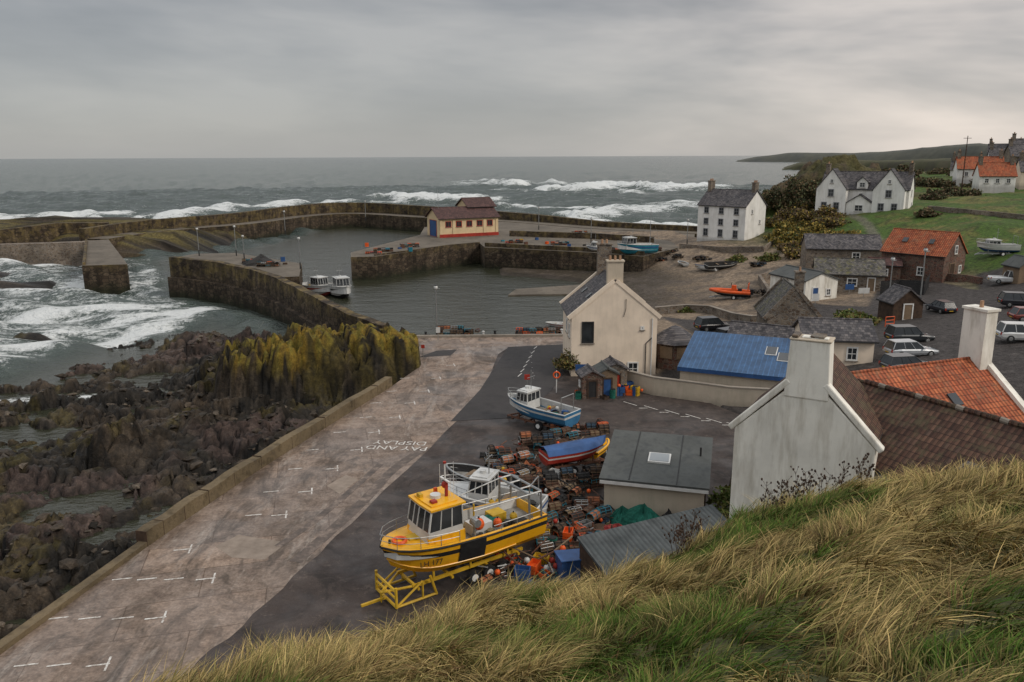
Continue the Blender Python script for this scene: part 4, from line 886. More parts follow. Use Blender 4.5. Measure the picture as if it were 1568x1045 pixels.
o=O('yellow_water_scooter',W(918,705,0),R(60));hull(o.p('hull'),2.9,1.1,.6,.55,[yel,yel,blk,yel,yel],deckf=.9,rake=.3);o.p('seat').box((-.4,0,1.35),(1.1,.38,.4),blk,tp=.7);o.p('cowl').box((.4,0,1.4),(.7,.6,.5),yel,tp=.6);o.p('handlebar').tube((.25,-.4,1.75),(.25,.4,1.75),.03,blk);trailer(o,2.6,1.1,.6,steel,1);o.done(.03)
def sea(px,py): p=W(px,py,-3);return (p[0],p[1],-3)
boat('moored_fishing_boat',sea(485,450),R(-40),9.6,3.5,2.0,[redaf,wgel,redp,wgel,wgel],k0=-.4,cab=(-.2,2.2,2.3,2.4,wgel,wgel),stuff=8)
boat('moored_fishing_boat',sea(521,453),R(-64),10.2,3.7,2.2,[blk,wgel,blk,wgel,wgel],k0=-.4,cab=(-.2,2.6,2.4,2.6,wgel,wgel),stuff=8)
boat('white_dinghy',sea(857,500),R(175),4.2,1.6,.6,[wgel,wgel,redp,wgel,wgel],k0=-.15,outb=True)
boat('blue_fishing_boat',W(974,390,1.8),R(200),9.,3.3,1.9,[tealp,tealp,bluep,wgel,wgel],k0=.15,cab=(.6,2.9,2.2,2.3,wgel,wgel),stuff=5)
boat('white_beached_boat',W(915,386,1.8),R(160),5.,2.,.9,[wgel,wgel,bluep,wgel,wgel],k0=.2,cab=(.2,1.4,1.4,1.3,wgel,wgel))
boat('white_rowing_boat',S(1080,415),R(135),5.2,1.9,.8,[wgel,wgel,wgel,bluep,wood],k0=.1,tilt=(.2,0))
boat('dark_beached_boat',S(1105,412),R(10),6.5,2.4,1.,[blk,netb,wgel,blk,netb],k0=.1,tilt=(.1,0))
boat('grey_dinghy',S(1045,407),R(100),3.8,1.5,.6,[steel,steel,wgel,wgel,steel],k0=.05)
o=O('orange_inflatable_boat',S(1118,458),R(158));rows=hull(o.p('hull'),6.2,2.2,.5,.6,[blk,blk,steel,blk,steel],deckf=.7)
for sg in (1,-1): o.p('tubes').path([(r[5][0],r[5][1]*sg,r[5][2]+.1) for r in rows],.24,orange,n=8)
o.p('console').box((-.5,0,1.7),(.8,.7,1.),orange,tp=.8);o.p('console').box((-1.4,0,1.45),(.6,.5,.6),dark);o.p('windscreen').box((-.1,0,2.35),(.06,.7,.4),glass);g=o.p('a_frame');g.path([(-2.6,-.8,1.2),(-2.7,-.7,2.6),(-2.7,.7,2.6),(-2.6,.8,1.2)],.05,orange);g.box((-3.2,0,1.3),(.5,.7,.8),blk);trailer(o,5.4,2.1,.5,steel,1);o.done()
boat('white_motor_boat',S(1525,392),R(170),6,2.3,1.2,[bluep,wgel,wgel,wgel,wgel],k0=.6,cab=(-.2,1.6,1.7,1.1,wgel,wgel),tr=steel)
boat('white_motor_boat',S(1400,408),R(10),5,2.,1.,[wgel,wgel,bluep,wgel,wgel],k0=.6,tr=steel)
# ---------------------------------------------------------------- cars
def car(px,py,rz,c,kind='hatch',name='parked_car',met=.3):
    body=colm('car_%d_%d'%(px,py),c,.3,met);p=S(px,py);o=O(name,p,rz)
    L,Wd,H={'hatch':(4.1,1.75,1.48),'estate':(4.7,1.8,1.5),'suv':(4.5,1.88,1.7),'van':(4.9,1.9,1.95),'pickup':(5.2,1.85,1.8)}[kind]
    sh=.92 if kind in('suv','van','pickup') else .82
    xs_=[-.5,-.46,-.3,.0,.18,.36,.46,.5];zl=[.42,.28,.25,.25,.25,.25,.3,.42];zh=[sh-.12,sh+.02,sh+.03,sh,sh-.02,sh-.12,sh-.2,sh-.36];hw=[.86,.95,1,1,1,.98,.92,.78]
    rows=[]
    for x,a,b,h in zip(xs_,zl,zh,hw):
        q=Wd/2*h;rows.append([(x*L,-q*.9,a),(x*L,-q,a+.2),(x*L,-q,b-.12),(x*L,-q*.93,b),(x*L,q*.93,b),(x*L,q,b-.12),(x*L,q,a+.2),(x*L,q*.9,a)])
    g=o.p('body');g.loft(rows,body,mats=[body]*8,closed=True);g.add(rows[0],[tuple(range(7,-1,-1))],body);g.add(rows[-1],[tuple(range(8))],body)
    x0,x1,t0,t1={'hatch':(-.47,.22,-.38,.04),'estate':(-.48,.2,-.42,.03),'suv':(-.48,.22,-.42,.06),'van':(-.49,.32,-.47,.16),'pickup':(-.1,.24,-.05,.1)}[kind]
    b0=[(x0*L,-Wd*.46,sh),(x1*L,-Wd*.46,sh-.02),(x1*L,Wd*.46,sh-.02),(x0*L,Wd*.46,sh)];b1=[(t0*L,-Wd*.36,H-.06),(t1*L,-Wd*.36,H-.06),(t1*L,Wd*.36,H-.06),(t0*L,Wd*.36,H-.06)]
    gl=o.p('glass');gl.loft([b0,b1],glass,mats=[glass]*4,closed=True)
    g.prism([(a,b) for a,b,_ in b1],H-.07,H,body)
    for a,b in zip(b0,b1): g.tube(a,b,.05,body,n=5)
    for k in (.38,.68):
        for s_ in (-1,1): g.tube((b0[0][0]*(1-k)+b0[1][0]*k,s_*Wd*.463,sh),(b1[0][0]*(1-k)+b1[1][0]*k,s_*Wd*.365,H-.05),.04,body,n=4)
    for x in (-.31*L,.31*L):
        for s_ in (-1,1): o.p('wheels').tube((x,s_*(Wd/2-.2),.33),(x,s_*(Wd/2+.01),.33),.33,blk,n=16);o.p('hubs').tube((x,s_*(Wd/2-.1),.33),(x,s_*(Wd/2+.02),.33),.19,steel,n=10)
    for s_ in (-1,1): o.p('headlights').box((.475*L,s_*Wd*.33,sh-.3),(.12,.32,.14),wframe);o.p('tail_lights').box((-.49*L,s_*Wd*.4,sh-.15),(.1,.16,.28),redp);o.p('mirrors').box((x1*L-.25,s_*Wd*.54,sh+.08),(.12,.2,.14),body)
    o.p('number_plate').box((-.5*L-.01,0,sh-.35),(.03,.5,.11),yelf);o.p('number_plate').box((.5*L+.005,0,.45),(.03,.5,.11),wframe)
    o.done(.025)
sil=(.42,.44,.46);bk=(.015,.015,.018);wh=(.68,.68,.67)
car(1092,506,R(15),bk,'suv');car(1126,527,R(30),(.03,.032,.04),'van','parked_van');car(1199,488,R(40),wh,'hatch')
car(1394,545,R(6),sil,'estate');car(1392,524,R(4),(.03,.035,.04),'suv');car(1390,568,R(8),(.04,.045,.05),'estate')
car(1440,478,R(95),(.02,.022,.03),'hatch');car(1545,434,R(-12),wh,'pickup','parked_pickup');car(1562,470,R(-15),(.02,.02,.025),'suv');car(1566,522,R(-10),wh,'suv')
car(1578,492,R(-5),(.2,.05,.04),'hatch')
# ---------------------------------------------------------------- quay clutter
def creel(g,c,rz,fr,net):
    T=g.T;g.T=T@Matrix.Translation(c)@Matrix.Rotation(rz,4,'Z')
    l,w,h=.40,.27,.38
    g.box((0,0,.03),(l*2,w*2,.04),wood)
    for x in (-l,0,l):
        g.path([(x,-w,.03),(x,-w*.95,h*.6),(x,-w*.5,h),(x,w*.5,h),(x,w*.95,h*.6),(x,w,.03)],.026,fr,n=4)
    for y,z in ((-w*.95,h*.6),(-w*.5,h),(w*.5,h),(w*.95,h*.6)): g.tube((-l,y,z),(l,y,z),.018,fr,n=4)
    pr=[(-w*.9,.04),(-w*.85,h*.55),(-w*.45,h*.93),(w*.45,h*.93),(w*.85,h*.55),(w*.9,.04)]
    g.loft([[(x,a,b) for a,b in pr] for x in (-l*.96,l*.96)],net,mats=[net]*5)
    g.T=T
bluenet=M('blue_net',[(.03,.05,.08),(.05,.09,.13)],14,.95,.8,40);tannet=M('tan_net',[(.14,.10,.06),(.24,.17,.1)],14,.95,.8,40);brnet=M('brown_net',[(.07,.045,.03),(.12,.08,.055)],14,.95,.8,40)
ornet=M('orange_net',[(.34,.11,.05),(.44,.17,.08)],9,.95,.8,30)
NETS=[netb,netb,tannet,brnet,brnet,bluenet,woodd,ornet];FR=[blk,blk,blk,rust,rust,steel,tealp,orange]
def pile(name,px,py,nx,ny,nz,rz,sk=.25,zf=None):
    p=W(px,py) if zf is None else (W(px,py,zf)[0],W(px,py,zf)[1],zf);o=O(name,p,rz);g=o.p('creels')
    for k in range(nz):
        for i in range(nx):
            for j in range(ny):
                if random.random()<sk+.16*k: continue
                creel(g,((i-nx/2)*.84+random.uniform(-.1,.1),(j-ny/2)*.6+random.uniform(-.08,.08),k*.39),random.uniform(-.25,.25)+(1.57 if random.random()<.15 else 0),random.choice(FR),random.choice(NETS))
    o.done()
for q in ((790,715,4,4,4,.4),(830,692,3,3,4,.1),(860,680,3,3,3,.5),(812,735,3,3,3,.9),(905,660,4,3,2,.2),(870,658,3,2,3,.0),(895,740,3,3,4,.3),(860,770,3,3,3,.8),(850,800,4,3,3,.5),(875,835,4,3,2,.2),(905,850,3,2,3,.9),(805,878,3,2,1,.4),(760,885,2,2,1,.7),(905,775,2,3,3,.1),(830,755,3,2,4,.2),(880,810,3,3,2,.6),(780,738,3,2,3,.3),(930,835,3,2,2,.3),(900,800,3,3,3,.7),(770,700,3,2,2,.1)): pile('creel_pile',*q)
for q in ((700,513,5,2,3,0),(720,512,4,2,2,.1),(820,511,5,2,2,0),(845,510,4,2,2,.0)): pile('creel_pile',*q)
for q in ((395,402,6,3,2,.2),(415,407,5,3,2,.1),(590,385,5,3,2,.2),(630,378,5,3,2,.2),(575,388,4,3,1,.2),(790,372,5,3,2,.1),(860,375,5,3,2,.1),(940,384,5,3,2,.1),(1000,384,5,3,2,.1),(890,358,5,2,2,.1)): pile('creel_pile',*q,zf=1.82)
for (a,b) in ((1010,400),(1040,395),(1160,408),(1075,398),(1180,465),(1205,440),(1165,452),(1000,392),(1025,388)):
    p=S(a,b);o=O('creel_pile',p,random.random());
    for i in range(16): creel(o.p('c'),(random.uniform(-1.6,1.6),random.uniform(-1.2,1.2),random.choice([0,.35])),random.random(),blk,random.choice(NETS))
    o.done()
def heap(name,px,py,r,h,m,seed=0,z=.02):
    p=W(px,py,z);o=O(name,p,random.random()*3);n=28;k=9;rows=[]
    for j in range(k+1):
        t=j/k;row=[]
        for i in range(n):
            a=2*math.pi*i/n;q=r*(1-t**1.6)*(1+.22*math.sin(3*a+seed)+.12*math.sin(7*a+seed*2)+random.uniform(-.05,.05));row.append((q*math.cos(a)*1.25,q*math.sin(a),h*t*(1+.25*math.sin(2*a+seed))+random.uniform(-.06,.06)))
        rows.append(row)
    o.p('folds').loft(rows,m,mats=[m]*n,closed=True);o.done()
heap('green_net_heap',985,806,1.15,1.2,netg,1);heap('red_net_heap',946,820,.95,.6,netr,2);heap('dark_net_heap',1022,806,.8,.9,netb,3);heap('green_net_heap',952,800,.7,.9,netg,4);heap('dark_net_heap',760,905,.8,.4,netb,5);heap('rope_heap',870,865,.8,.4,rope,6);heap('tan_net_heap',820,775,.9,.6,tannet,2);heap('blue_net_heap',880,692,.8,.7,bluenet,5);heap('orange_net_heap',806,730,.8,1.,ornet,5)
heap('dark_green_net_heap',400,404,3.,1.6,netb,3,1.76);heap('dark_net_heap',790,800,.8,.5,netb,7);heap('brown_net_heap',910,820,.9,.6,brnet,8);heap('red_net_heap',800,885,.6,.5,netr,3);heap('teal_net_heap',842,690,.6,.7,M('teal_net',[(.02,.17,.19),(.03,.24,.26)],9,.95,.8,30),4)
def crate(px,py,m,n=1,rz=0,z=0):
    p=W(px,py,z);o=O('fish_crate',p,rz);g=o.p('crate')
    for k in range(n):
        z0=k*.3;g.box((0,0,z0+.03),(.78,.48,.04),m)
        for s_ in (-1,1): g.box((0,s_*.24,z0+.15),(.8,.03,.27),m);g.box((s_*.39,0,z0+.15),(.03,.45,.27),m)
    o.done()
cols=[bluep,bluep,wgel,rust,redp,orange,netb,tealp,netg,woodd,steel,yelf]
for i in range(52):
    a,b=random.choice([(random.uniform(770,910),random.uniform(690,760)),(random.uniform(825,925),random.uniform(745,860)),(random.uniform(770,860),random.uniform(860,895)),(random.uniform(880,975),random.uniform(598,612))])
    crate(a,b,random.choice(cols),random.choice([1,1,2,3]),random.uniform(0,3))
for (a,b,z) in [(random.uniform(560,640),random.uniform(378,388),1.83) for _ in range(5)]+[(random.uniform(760,1000),random.uniform(366,380),1.83) for _ in range(10)]+[(random.uniform(390,440),random.uniform(400,410),1.76) for _ in range(3)]: crate(a,b,random.choice(cols),random.choice([1,2,3]),random.random(),z)
o=O('buoy_cluster');g=o.p('buoys')
for i in range(60):
    a,b=random.choice([(random.uniform(770,920),random.uniform(680,770)),(random.uniform(825,925),random.uniform(745,870)),(random.uniform(930,985),random.uniform(596,608)),(random.uniform(760,860),random.uniform(860,895))])
    p=W(a,b);r=random.uniform(.09,.2);buoy(g,(p[0],p[1],r+random.choice([0,0,.4,.7])),r,random.choice([orange,orange,redp,yelf,wgel,redp]))
o.sm={'buoys'};o.done()
o=O('scrap_timber_and_pipes');g=o.p('bits')
for i in range(190):
    a,b=random.choice([(random.uniform(820,935),random.uniform(740,880)),(random.uniform(740,860),random.uniform(860,900)),(random.uniform(775,900),random.uniform(680,760))]);p=W(a,b);an=random.uniform(0,6.28);l=random.uniform(.4,1.8);z=random.uniform(.05,.9)
    g.tube((p[0],p[1],z),(p[0]+l*math.cos(an),p[1]+l*math.sin(an),max(.04,z+random.uniform(-.4,.4))),random.uniform(.02,.06),random.choice([rust,wood,steel,blk,woodd,rust]),n=5)
o.done()
o=O('rope_coils');g=o.p('coils')
for i in range(38):
    a,b=random.choice([(random.uniform(820,930),random.uniform(740,880)),(random.uniform(760,860),random.uniform(860,900)),(random.uniform(775,920),random.uniform(670,760))]);p=W(a,b);m_=random.choice([rope,rope,brnet,orange,netg,blk,bluep])
    for k in range(3): g.torus((p[0]+random.uniform(-.04,.04),p[1],.06+k*.07),.28-.03*k,.05,m_)
o.done()
for (a,b) in ((850,720),(868,752),(840,815),(905,715)):
    p=W(a,b);o=O('wooden_pallet',p,random.random()*2);g=o.p('slats')
    for k in range(4):
        for j in range(6): g.box((-.5+j*.2,0,.14+k*.16),(.12,1.,.025),wood)
        for j in (-.45,0,.45): g.box((0,j,.07+k*.16),(1.1,.09,.1),wood)
    o.done()
for a,b,rz_ in ((875,785,.4),(905,830,-.3)):
    p=W(a,b);o=O('boat_trailer',p,rz_);trailer(o,4.,1.6,.7,rust,1);o.done()
def lamp(px,py,h,z=None,name='street_lamp'):
    p=S(px,py) if z is None else W(px,py,z);o=O(name,p);g=o.p('post');g.tube((0,0,0),(0,0,1.2),.13,dark,r2=.11,n=8);g.tube((0,0,1.2),(0,0,h),.09,steel,r2=.07,n=8);g.tube((0,0,h-.05),(.5,0,h+.05),.04,steel);o.p('lantern').sph((0,0,h+.2),.26,wgel,(1,1,1.1));o.p('lantern_cap').tube((0,0,h+.4),(0,0,h+.52),.22,dark,r2=.05,n=8);o.done()
lamp(669,515,6.,0);lamp(362,392,6.,1.75);lamp(374,397,4.5,1.75);lamp(305,392,5.5,1.75);lamp(437,360,6,1.9);lamp(460,412,5.5,1.75);lamp(1052,375,5.5,2);lamp(1408,470,7);lamp(825,352,6,1.9);lamp(560,338,6,1.9);lamp(1360,470,6);lamp(905,372,5.5,1.8)
o=O('harbour_signal_mast',W(995,383,1.8));o.p('pole').tube((0,0,0),(0,0,9),.08,steel,r2=.04);o.p('yard').tube((-1.2,0,6),(1.2,0,6),.04,steel);o.p('stays').tube((0,0,8.5),(3,2,0),.02,steel,n=3);o.p('stays').tube((0,0,8.5),(-3,2,0),.02,steel,n=3);o.done()
o=O('lifeboat_flagpole',W(672,362,1.8));o.p('pole').tube((0,0,0),(0,0,12),.08,steel,r2=.04);o.done()
p=WD(1478,245,240);o=O('utility_pole',(p[0],p[1],13));o.p('pole').tube((0,0,0),(0,0,p[2]-13+6),.18,woodd,r2=.1);o.p('arm').box((0,0,p[2]-13+5.4),(2,.12,.12),woodd);o.done()
def sign(name,px,py,h,w,hh,m,pm=steel):
    p=S(px,py);o=O(name,p,random.uniform(-.2,.2));o.p('post').tube((0,0,0),(0,0,h),.04,pm);o.p('plate').box((0,-.05,h-hh/2),(w,.03,hh),m);o.done()
sign('no_entry_sign',807,615,2.6,.5,.5,redp);sign('parking_sign',671,522,1.7,.5,.7,wgel);sign('notice_board',890,588,2.,1.2,.8,bluep);sign('noticeboard',1300,452,1.6,1.3,.8,bluep);sign('parking_sign',648,548,1.5,.4,.4,redp);sign('noticeboard',1322,455,1.3,1.6,.8,wgel);sign('welcome_board',1248,470,1.8,1.,1.,wgel)
for i,(a,b) in enumerate(((652,516),(740,515),(758,514),(860,512),(792,514))):
    p=W(a,b);o=O('mooring_bollard',p);o.p('b').tube((0,0,0),(0,0,.55),.16,wgel if i%2 else dark,r2=.14,n=10);o.p('b').sph((0,0,.6),.2,wgel if i%2 else dark,(1,1,.5));o.done()
o=O('lifebuoy_stand',W(852,602,0));o.p('post').tube((0,0,0),(0,0,2.2),.05,wframe);o.p('ring').torus((0,-.1,1.8),.3,.07,orange,'Y');o.done()
for a,b in ((945,606),(958,604),(972,606),(938,610),(922,700),(846,845),(790,745)):
    p=W(a,b);o=O('plastic_barrel',p);o.p('b').tube((0,0,0),(0,0,.85),.28,random.choice([bluep,bluep,yelf,netg,orange]),n=14);o.p('l').tube((0,0,.85),(0,0,.9),.23,blk,n=14);o.done()
o=O('wheelie_bin',W(906,604));o.p('body').box((0,0,.55),(.55,.6,1.),netg,tp=1.15);o.p('lid').box((0,0,1.1),(.66,.72,.08),netg,ry=.05);o.p('wheels').tube((-.3,.3,.1),(.3,.3,.1),.1,blk,n=10);o.done()
o=O('orange_barrier',S(1362,500),.3);g=o.p('frame')
for x in (-.6,.6): g.tube((x,0,0),(x,0,1.1),.05,orange)
for z in (.3,.7,1.1): g.tube((-.6,0,z),(.6,0,z),.04,orange)
o.done()
# ---------------------------------------------------------------- distant headlands
hm=M('headland_mat',[(.06,.065,.06),(.10,.10,.08),(.075,.08,.075)],.006,.95,0,dirt=.2)
def headland(name,pts,depth,m):
    V=[];n=90;xs_=np.linspace(pts[0][0],pts[-1][0],n);ds=np.interp(xs_,[p[0] for p in pts],[p[1] for p in pts]);hs=np.interp(xs_,[p[0] for p in pts],[p[2] for p in pts])
    hs=hs*(1+.22*(fbm(xs_*.03,xs_*0,4,3)-.5))
    prof=[(0,-6),(.02,.35),(.05,.8),(.3,1),(1,.9)]
    for x,d,h in zip(xs_,ds,hs):
        k=(x-784)/1220;c=1/math.sqrt(1+k*k)
        for a,b in prof: q=d+a*depth;V.append((k*c*q,c*q,(-6 if b==-6 else h*b)))
    npmesh(name,np.array(V),gridF(n,5),m)
headland('distant_headland',[(1120,3300,-4),(1150,3250,17),(1200,3200,30),(1300,3100,28),(1400,3000,46),(1480,2900,56),(1560,2800,44),(1750,2600,60)],900,hm)
hm2=M('near_headland_mat',[(.055,.045,.035),(.075,.075,.035),(.10,.085,.05)],.02,.95,0,dirt=.3)
headland('coastal_headland',[(1190,1500,-4),(1215,1480,8),(1260,1400,12),(1330,1300,14),(1400,1150,16),(1470,1000,17),(1600,800,19),(1800,700,20)],300,hm2)
# ---------------------------------------------------------------- bushes
def leafmat(name):
    x=N(name);a=x.n('ShaderNodeAttribute',attribute_name='Col').outputs['Color'];return x.out(a,.75,None,0,.2)
lm=leafmat('foliage')
def bush(name,blobs,cols,n=1500,s=.28):
    Vs=[];Cs=[]
    for (x,y,z,rx,ry,rz_) in blobs:
        d=rng.normal(size=(n,3));d/=np.linalg.norm(d,axis=1)[:,None];d[:,2]=np.abs(d[:,2])*1.0-.15;lump=1+.35*np.sin(d[:,0]*5+x)*np.sin(d[:,1]*6+y)+.2*np.sin(d[:,2]*9+x)
        r=(rng.random(n)**.35)*lump;c=np.array((x,y,z))+d*r[:,None]*np.array((rx,ry,rz_))
        u=rng.normal(size=(n,3));u/=np.linalg.norm(u,axis=1)[:,None];w=np.cross(u,rng.normal(size=(n,3)));w/=np.linalg.norm(w,axis=1)[:,None];ss=s*rng.uniform(.5,1.3,(n,1))
        Vs.append(np.stack([c-u*ss-w*ss*.5,c+u*ss-w*ss*.5,c+u*ss*.6+w*ss*.6,c-u*ss*.6+w*ss*.6],1).reshape(-1,3))
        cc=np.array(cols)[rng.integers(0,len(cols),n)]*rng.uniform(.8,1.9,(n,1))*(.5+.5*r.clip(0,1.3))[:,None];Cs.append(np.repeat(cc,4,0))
    V=np.concatenate(Vs);Fq=np.arange(len(V)).reshape(-1,4);return npmesh(name,V,Fq,lm,{'Col':np.concatenate(Cs)},False)
gold=[(.20,.14,.03),(.15,.115,.03),(.08,.085,.02),(.24,.17,.045)];dgr=[(.045,.05,.022),(.06,.065,.028),(.03,.036,.018),(.08,.06,.03)];brn=[(.10,.065,.035),(.07,.05,.03),(.12,.085,.05)]
def sb(px,py,rx,rz_=None,dz=0): p=S(px,py);return (p[0],p[1],p[2]+dz,rx,rx*.9,rz_ or rx*.8)
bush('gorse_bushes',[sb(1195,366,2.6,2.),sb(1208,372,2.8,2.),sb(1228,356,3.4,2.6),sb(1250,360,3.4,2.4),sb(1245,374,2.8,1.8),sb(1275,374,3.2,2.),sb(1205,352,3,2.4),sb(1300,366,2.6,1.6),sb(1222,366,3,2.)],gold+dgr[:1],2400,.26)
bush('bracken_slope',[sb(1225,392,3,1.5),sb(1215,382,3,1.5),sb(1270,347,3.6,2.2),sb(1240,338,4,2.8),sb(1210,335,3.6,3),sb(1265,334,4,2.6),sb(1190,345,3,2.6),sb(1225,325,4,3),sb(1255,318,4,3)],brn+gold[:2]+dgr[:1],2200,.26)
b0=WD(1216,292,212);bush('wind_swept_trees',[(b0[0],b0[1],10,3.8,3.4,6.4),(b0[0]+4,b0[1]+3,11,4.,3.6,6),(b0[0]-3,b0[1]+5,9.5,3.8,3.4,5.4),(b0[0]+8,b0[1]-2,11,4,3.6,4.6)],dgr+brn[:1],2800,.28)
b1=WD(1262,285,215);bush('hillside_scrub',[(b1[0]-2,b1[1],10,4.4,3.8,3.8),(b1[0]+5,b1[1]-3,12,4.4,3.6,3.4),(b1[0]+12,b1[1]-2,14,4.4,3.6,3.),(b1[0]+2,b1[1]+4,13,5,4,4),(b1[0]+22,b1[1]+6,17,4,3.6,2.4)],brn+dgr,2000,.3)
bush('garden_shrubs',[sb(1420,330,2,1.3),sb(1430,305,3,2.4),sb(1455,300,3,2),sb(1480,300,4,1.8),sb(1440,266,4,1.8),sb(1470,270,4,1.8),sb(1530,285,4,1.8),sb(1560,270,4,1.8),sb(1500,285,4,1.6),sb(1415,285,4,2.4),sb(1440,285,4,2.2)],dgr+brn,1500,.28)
bush('shore_shrubs',[sb(1130,400,2,1.2),sb(1180,398,2.5,1.4),sb(1055,478,1.2,.8),sb(1300,395,2.5,1.2),sb(1325,410,2,1.2),sb(1300,490,2,1.3),sb(1320,497,2,1.2)],[(.06,.085,.02),(.09,.1,.03),(.12,.09,.03)],1400,.18)
bush('ivy_bush',[(6.0,79,1.,1.3,1.,1.6),(5.6,81,.6,1.2,1.,1.2)],[(.06,.07,.02),(.14,.1,.03),(.08,.06,.03)],1400,.12)
bush('bank_weeds',[(13.5,36,1,2,2,1.2),(14,47,.5,1.4,1.4,.9),(12,33,2,2,2,1.5)],[(.06,.085,.02),(.1,.1,.03)],1200,.12)
# ---------------------------------------------------------------- foreground hill
tab=[(-900,1500,5),(-200,1330,6),(100,1150,7),(320,1056,8),(520,985,9),(700,926,10),(800,915,10.5),(900,908,11),(1000,865,12),(1060,838,12.5),(1130,800,13.5),(1220,770,14),(1300,752,14.5),(1400,738,15),(1500,725,15.5),(1568,716,16),(1800,700,17),(2600,720,20)]
ta=[];td=[];tzz=[]
for px,py,d in tab:
    p=WD(px,py,d);ta.append(math.atan2(p[0],p[1]));td.append(d);tzz.append(p[2])
ta=[-3.2,-1.6]+ta+[1.6,3.2];td=[30,8]+td+[26,30];tzz=[20.5,18]+tzz+[18,20.5]
Z0=20.15
def hillz(x,y):
    a=np.arctan2(x,y);r=np.hypot(x,y);dc=np.interp(a,ta,td);zc=np.interp(a,ta,tzz)
    t=r/dc;z=Z0+(zc-Z0)*np.clip(t,0,1)**1.08
    z=z-np.where(t>1,((r-dc)*1.15+.0),0)
    sm_=np.exp(-((t-1)/.07)**2)*.14
    bm=(fbm(x*.5,y*.5,3,71)-.5)*.5*np.clip(r/5,0,1)+(fbm(x*1.7,y*1.7,2,72)-.5)*.16
    return z-sm_+bm
aa=np.linspace(-math.pi,math.pi,560);rr2=np.concatenate([np.linspace(.3,22,170),np.linspace(22.5,50,50)])
RA2,AA=np.meshgrid(rr2,aa,indexing='ij');HX=RA2*np.sin(AA);HY=RA2*np.cos(AA);HZ=np.maximum(hillz(HX,HY),-6.5)
gm2=N('hill_soil');cc=gm2.ramp(gm2.noise(1.2,5,rough=.7),[(.3,(.03,.035,.01)),(.5,(.07,.07,.02)),(.7,(.13,.105,.04))]);gm2.out(cc,.95,gm2.bump(gm2.noise(14,4),.9,.08))
npmesh('grassy_hill',np.stack([HX,HY,HZ],-1).reshape(-1,3),gridF(len(rr2),len(aa)),gm2.m)
def grass(name,nt,per,rmin,dmax,seed):
    g=np.random.default_rng(seed)
    a=g.uniform(R(-34),R(42),nt*3);dc=np.interp(a,ta,td);r=np.sqrt(g.uniform(0,1,nt*3))*(dc+dmax)
    k=r>rmin;a=a[k][:nt];r=r[k][:nt];dc=dc[k][:nt];nt=len(a);x=r*np.sin(a);y=r*np.cos(a)
    nn=fbm(x*.45,y*.45,3,201);n2_=fbm(x*1.3,y*1.3,2,203);n4=fbm(x*.8,y*.8,3,207)
    gzn=sst(.5,.62,n4*.6+nn*.4+.24*sst(.1,.6,x/6.5-.25)*(1-sst(5.5,9.5,r))+.05*sst(.9,.5,r/dc)-.09*sst(.7,1.,r/dc))
    ln=(.18+.42*g.random(nt)**1.4)*(1-.35*gzn)*(.85+.25*sst(.7,1,r/dc))
    lean=g.normal(.0,.35,nt)+2.8*(n2_-.5)*2
    X0=np.repeat(x,per)+g.normal(0,.06,nt*per);Y0=np.repeat(y,per)+g.normal(0,.06,nt*per);n=nt*per
    Zb=hillz(X0,Y0)-.03
    L=np.repeat(ln,per)*g.uniform(.5,1.25,n);th=np.repeat(lean,per)+g.normal(0,.32,n)-.25
    dx=np.cos(th);dy=np.sin(th)-.25;bend=g.uniform(.45,1.2,n)
    wv=g.uniform(.002,.005,n)*(1+np.hypot(X0,Y0)*.07);sa=g.uniform(0,6.28,n);sx=np.cos(sa)*wv;sy=np.sin(sa)*wv
    V=np.zeros((n,7,3),np.float32)
    for i,(t,w) in enumerate(((0,1),(.38,.85),(.74,.55))):
        cx_=X0+dx*L*bend*t*t;cy_=Y0+dy*L*bend*t*t;cz_=Zb+L*t*(1-.42*bend*t)
        V[:,2*i,0]=cx_-sx*w;V[:,2*i,1]=cy_-sy*w;V[:,2*i,2]=cz_;V[:,2*i+1,0]=cx_+sx*w;V[:,2*i+1,1]=cy_+sy*w;V[:,2*i+1,2]=cz_
    V[:,6,0]=X0+dx*L*bend;V[:,6,1]=Y0+dy*L*bend;V[:,6,2]=Zb+L*(1-.42*bend)
    b=np.arange(n)[:,None]*7;T=np.concatenate([b+np.array([[0,1,3]]),b+np.array([[0,3,2]]),b+np.array([[2,3,5]]),b+np.array([[2,5,4]]),b+np.array([[4,5,6]])],0)
    green=np.array((.075,.15,.016));dry=np.array((.54,.39,.16));ol=np.array((.19,.17,.05));br=np.array((.18,.10,.045))
    tv=np.repeat(g.uniform(.6,1.2,nt),per)[:,None]
    q=np.clip(np.repeat(gzn,per)+g.normal(0,.24,n),0,1)[:,None]
    c=dry*(1-q)+green*q;mx=g.random(n)[:,None];c=np.where(mx<.22,ol,c);c=np.where(mx>.94,br,c)*g.uniform(.55,1.25,(n,1))*tv
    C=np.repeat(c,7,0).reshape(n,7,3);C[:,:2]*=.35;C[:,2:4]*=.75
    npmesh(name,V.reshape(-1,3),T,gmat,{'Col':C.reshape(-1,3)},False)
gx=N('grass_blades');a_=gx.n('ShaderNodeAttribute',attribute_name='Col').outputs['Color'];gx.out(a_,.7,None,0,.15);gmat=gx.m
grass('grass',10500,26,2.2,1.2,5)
o=O('dry_dock_plants');g=o.p('stalks')
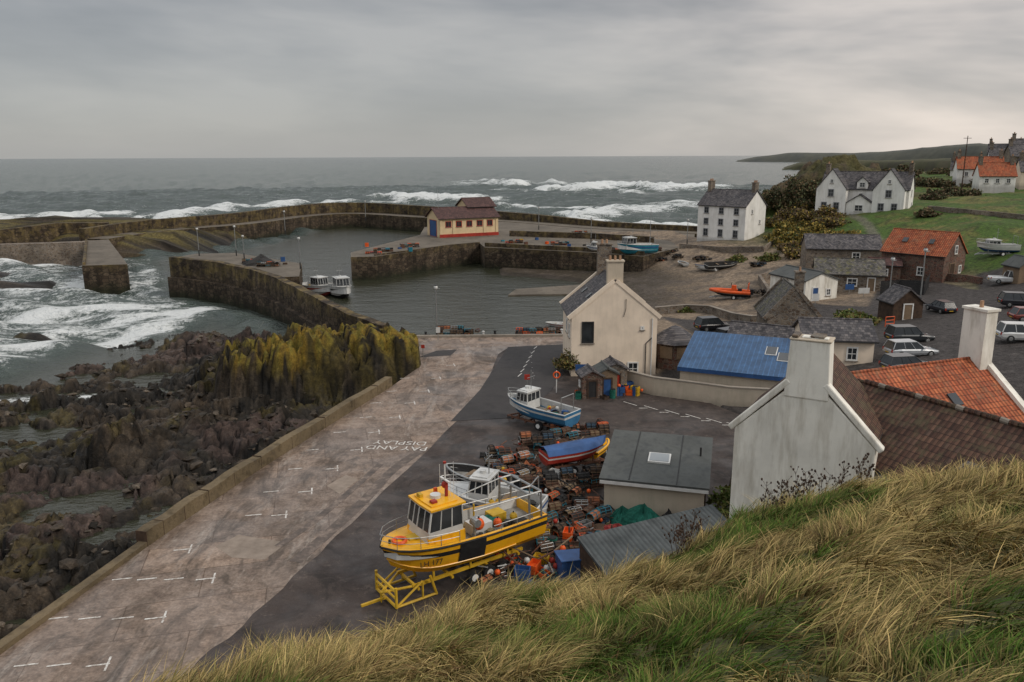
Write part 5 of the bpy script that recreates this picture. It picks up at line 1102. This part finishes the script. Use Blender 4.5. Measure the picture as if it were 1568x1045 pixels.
for i in range(46):
    px=random.choice([random.uniform(1190,1370),random.uniform(1050,1090),random.uniform(1200,1350)]);az_=math.atan((px-784)/1220)+0;dcc=np.interp(az_,ta,td);r=dcc*random.uniform(.88,1.0);x,y=r*math.sin(az_),r*math.cos(az_);z=float(hillz(np.array([x]),np.array([y]))[0]);h=random.uniform(.35,.8);lx=random.uniform(-.15,.15)
    g.tube((x,y,z-.05),(x+lx,y,z+h),.006,woodd,r2=.003,n=4)
    for k in range(8):
        t=random.uniform(.5,1.);c=(x+lx*t,y,z+h*t);e=(c[0]+random.uniform(-.1,.1),c[1]+random.uniform(-.1,.1),c[2]+random.uniform(.03,.12));g.tube(c,e,.003,woodd,n=3)
        g.sph(e,random.uniform(.009,.02),woodd,(1,1,1.4),n=5,k=4)
o.done()
# ---------------------------------------------------------------- world + sun
SUN_AZ=R(118);SUN_EL=R(38)
w=bpy.data.worlds.new('World');sc.world=w;w.use_nodes=True;nt=w.node_tree
class WN(N):
    def __init__(s,t): s.t=t;s.tc=None
x=WN(nt);bg=nt.nodes['Background'];bg.inputs['Strength'].default_value=.12
sky=x.n('ShaderNodeTexSky',sky_type='NISHITA');sky.sun_disc=False;sky.sun_elevation=SUN_EL;sky.sun_rotation=SUN_AZ
d=x.n('ShaderNodeTexCoord').outputs['Generated'];s=x.n('ShaderNodeSeparateXYZ',{'Vector':d});zc_=x.math('MAXIMUM',s.outputs[2],0.)
cv=x.n('ShaderNodeCombineXYZ',{0:x.math('MULTIPLY',s.outputs[0],3.),1:x.math('MULTIPLY',s.outputs[1],3.),2:x.math('MULTIPLY',x.math('ADD',s.outputs[2],x.math('MULTIPLY',s.outputs[0],.035)),13.)}).outputs[0]
n1_=x.noise(.9,6,vec=cv,rough=.58,dist=.15);n2_=x.noise(.5,3,vec=cv,rough=.5)
nn=x.math('ADD',x.math('MULTIPLY',n1_,.55),x.math('MULTIPLY',n2_,.5))
cl=x.ramp(nn,[(.40,(2.0,2.08,2.18)),(.53,(2.7,2.74,2.8)),(.66,(3.8,3.74,3.65))])
hz=x.ramp(zc_,[(0.,1.),(.08,.5),(.17,0.)]);cl=x.mix(cl,(3.5,3.45,3.35),x.math('MULTIPLY',hz,.75))
gd=Vector((math.sin(R(31))*math.cos(R(7)),math.cos(R(31))*math.cos(R(7)),math.sin(R(7))))
dot=x.n('ShaderNodeVectorMath',{0:d,1:tuple(gd)},operation='DOT_PRODUCT').outputs['Value']
gl_=x.math('POWER',x.math('MAXIMUM',dot,0.),18.);gl_=x.math('MULTIPLY',gl_,x.ramp(n1_,[(.34,.3),(.66,1.)]))
add=x.n('ShaderNodeVectorMath',{0:(3.9,3.1,2.55),'Scale':gl_},operation='SCALE').outputs[0]
cl=x.n('ShaderNodeVectorMath',{0:cl,1:add},operation='ADD').outputs[0]
up=x.math('ADD',1.,x.math('MULTIPLY',x.ramp(zc_,[(.22,0.),(.6,1.)]),1.8));cl=x.n('ShaderNodeVectorMath',{0:cl,'Scale':up},operation='SCALE').outputs[0]
fin=x.mix(sky.outputs[0],cl,.9);nt.links.new(fin,bg.inputs['Color'])
try: w.cycles.sampling_method='MANUAL';w.cycles.sample_map_resolution=256
except Exception as e: print(e)
sl=bpy.data.lights.new('sun','SUN');so=link(bpy.data.objects.new('sun',sl));sl.energy=1.5;sl.angle=R(12);sl.color=(1,.9,.78)
sd=Vector((math.sin(SUN_AZ)*math.cos(SUN_EL),math.cos(SUN_AZ)*math.cos(SUN_EL),math.sin(SUN_EL)));so.rotation_euler=sd.to_track_quat('Z','Y').to_euler()
sc.view_settings.view_transform='Standard';sc.view_settings.look='None';sc.view_settings.exposure=0
print('DONE',len(bpy.data.objects))
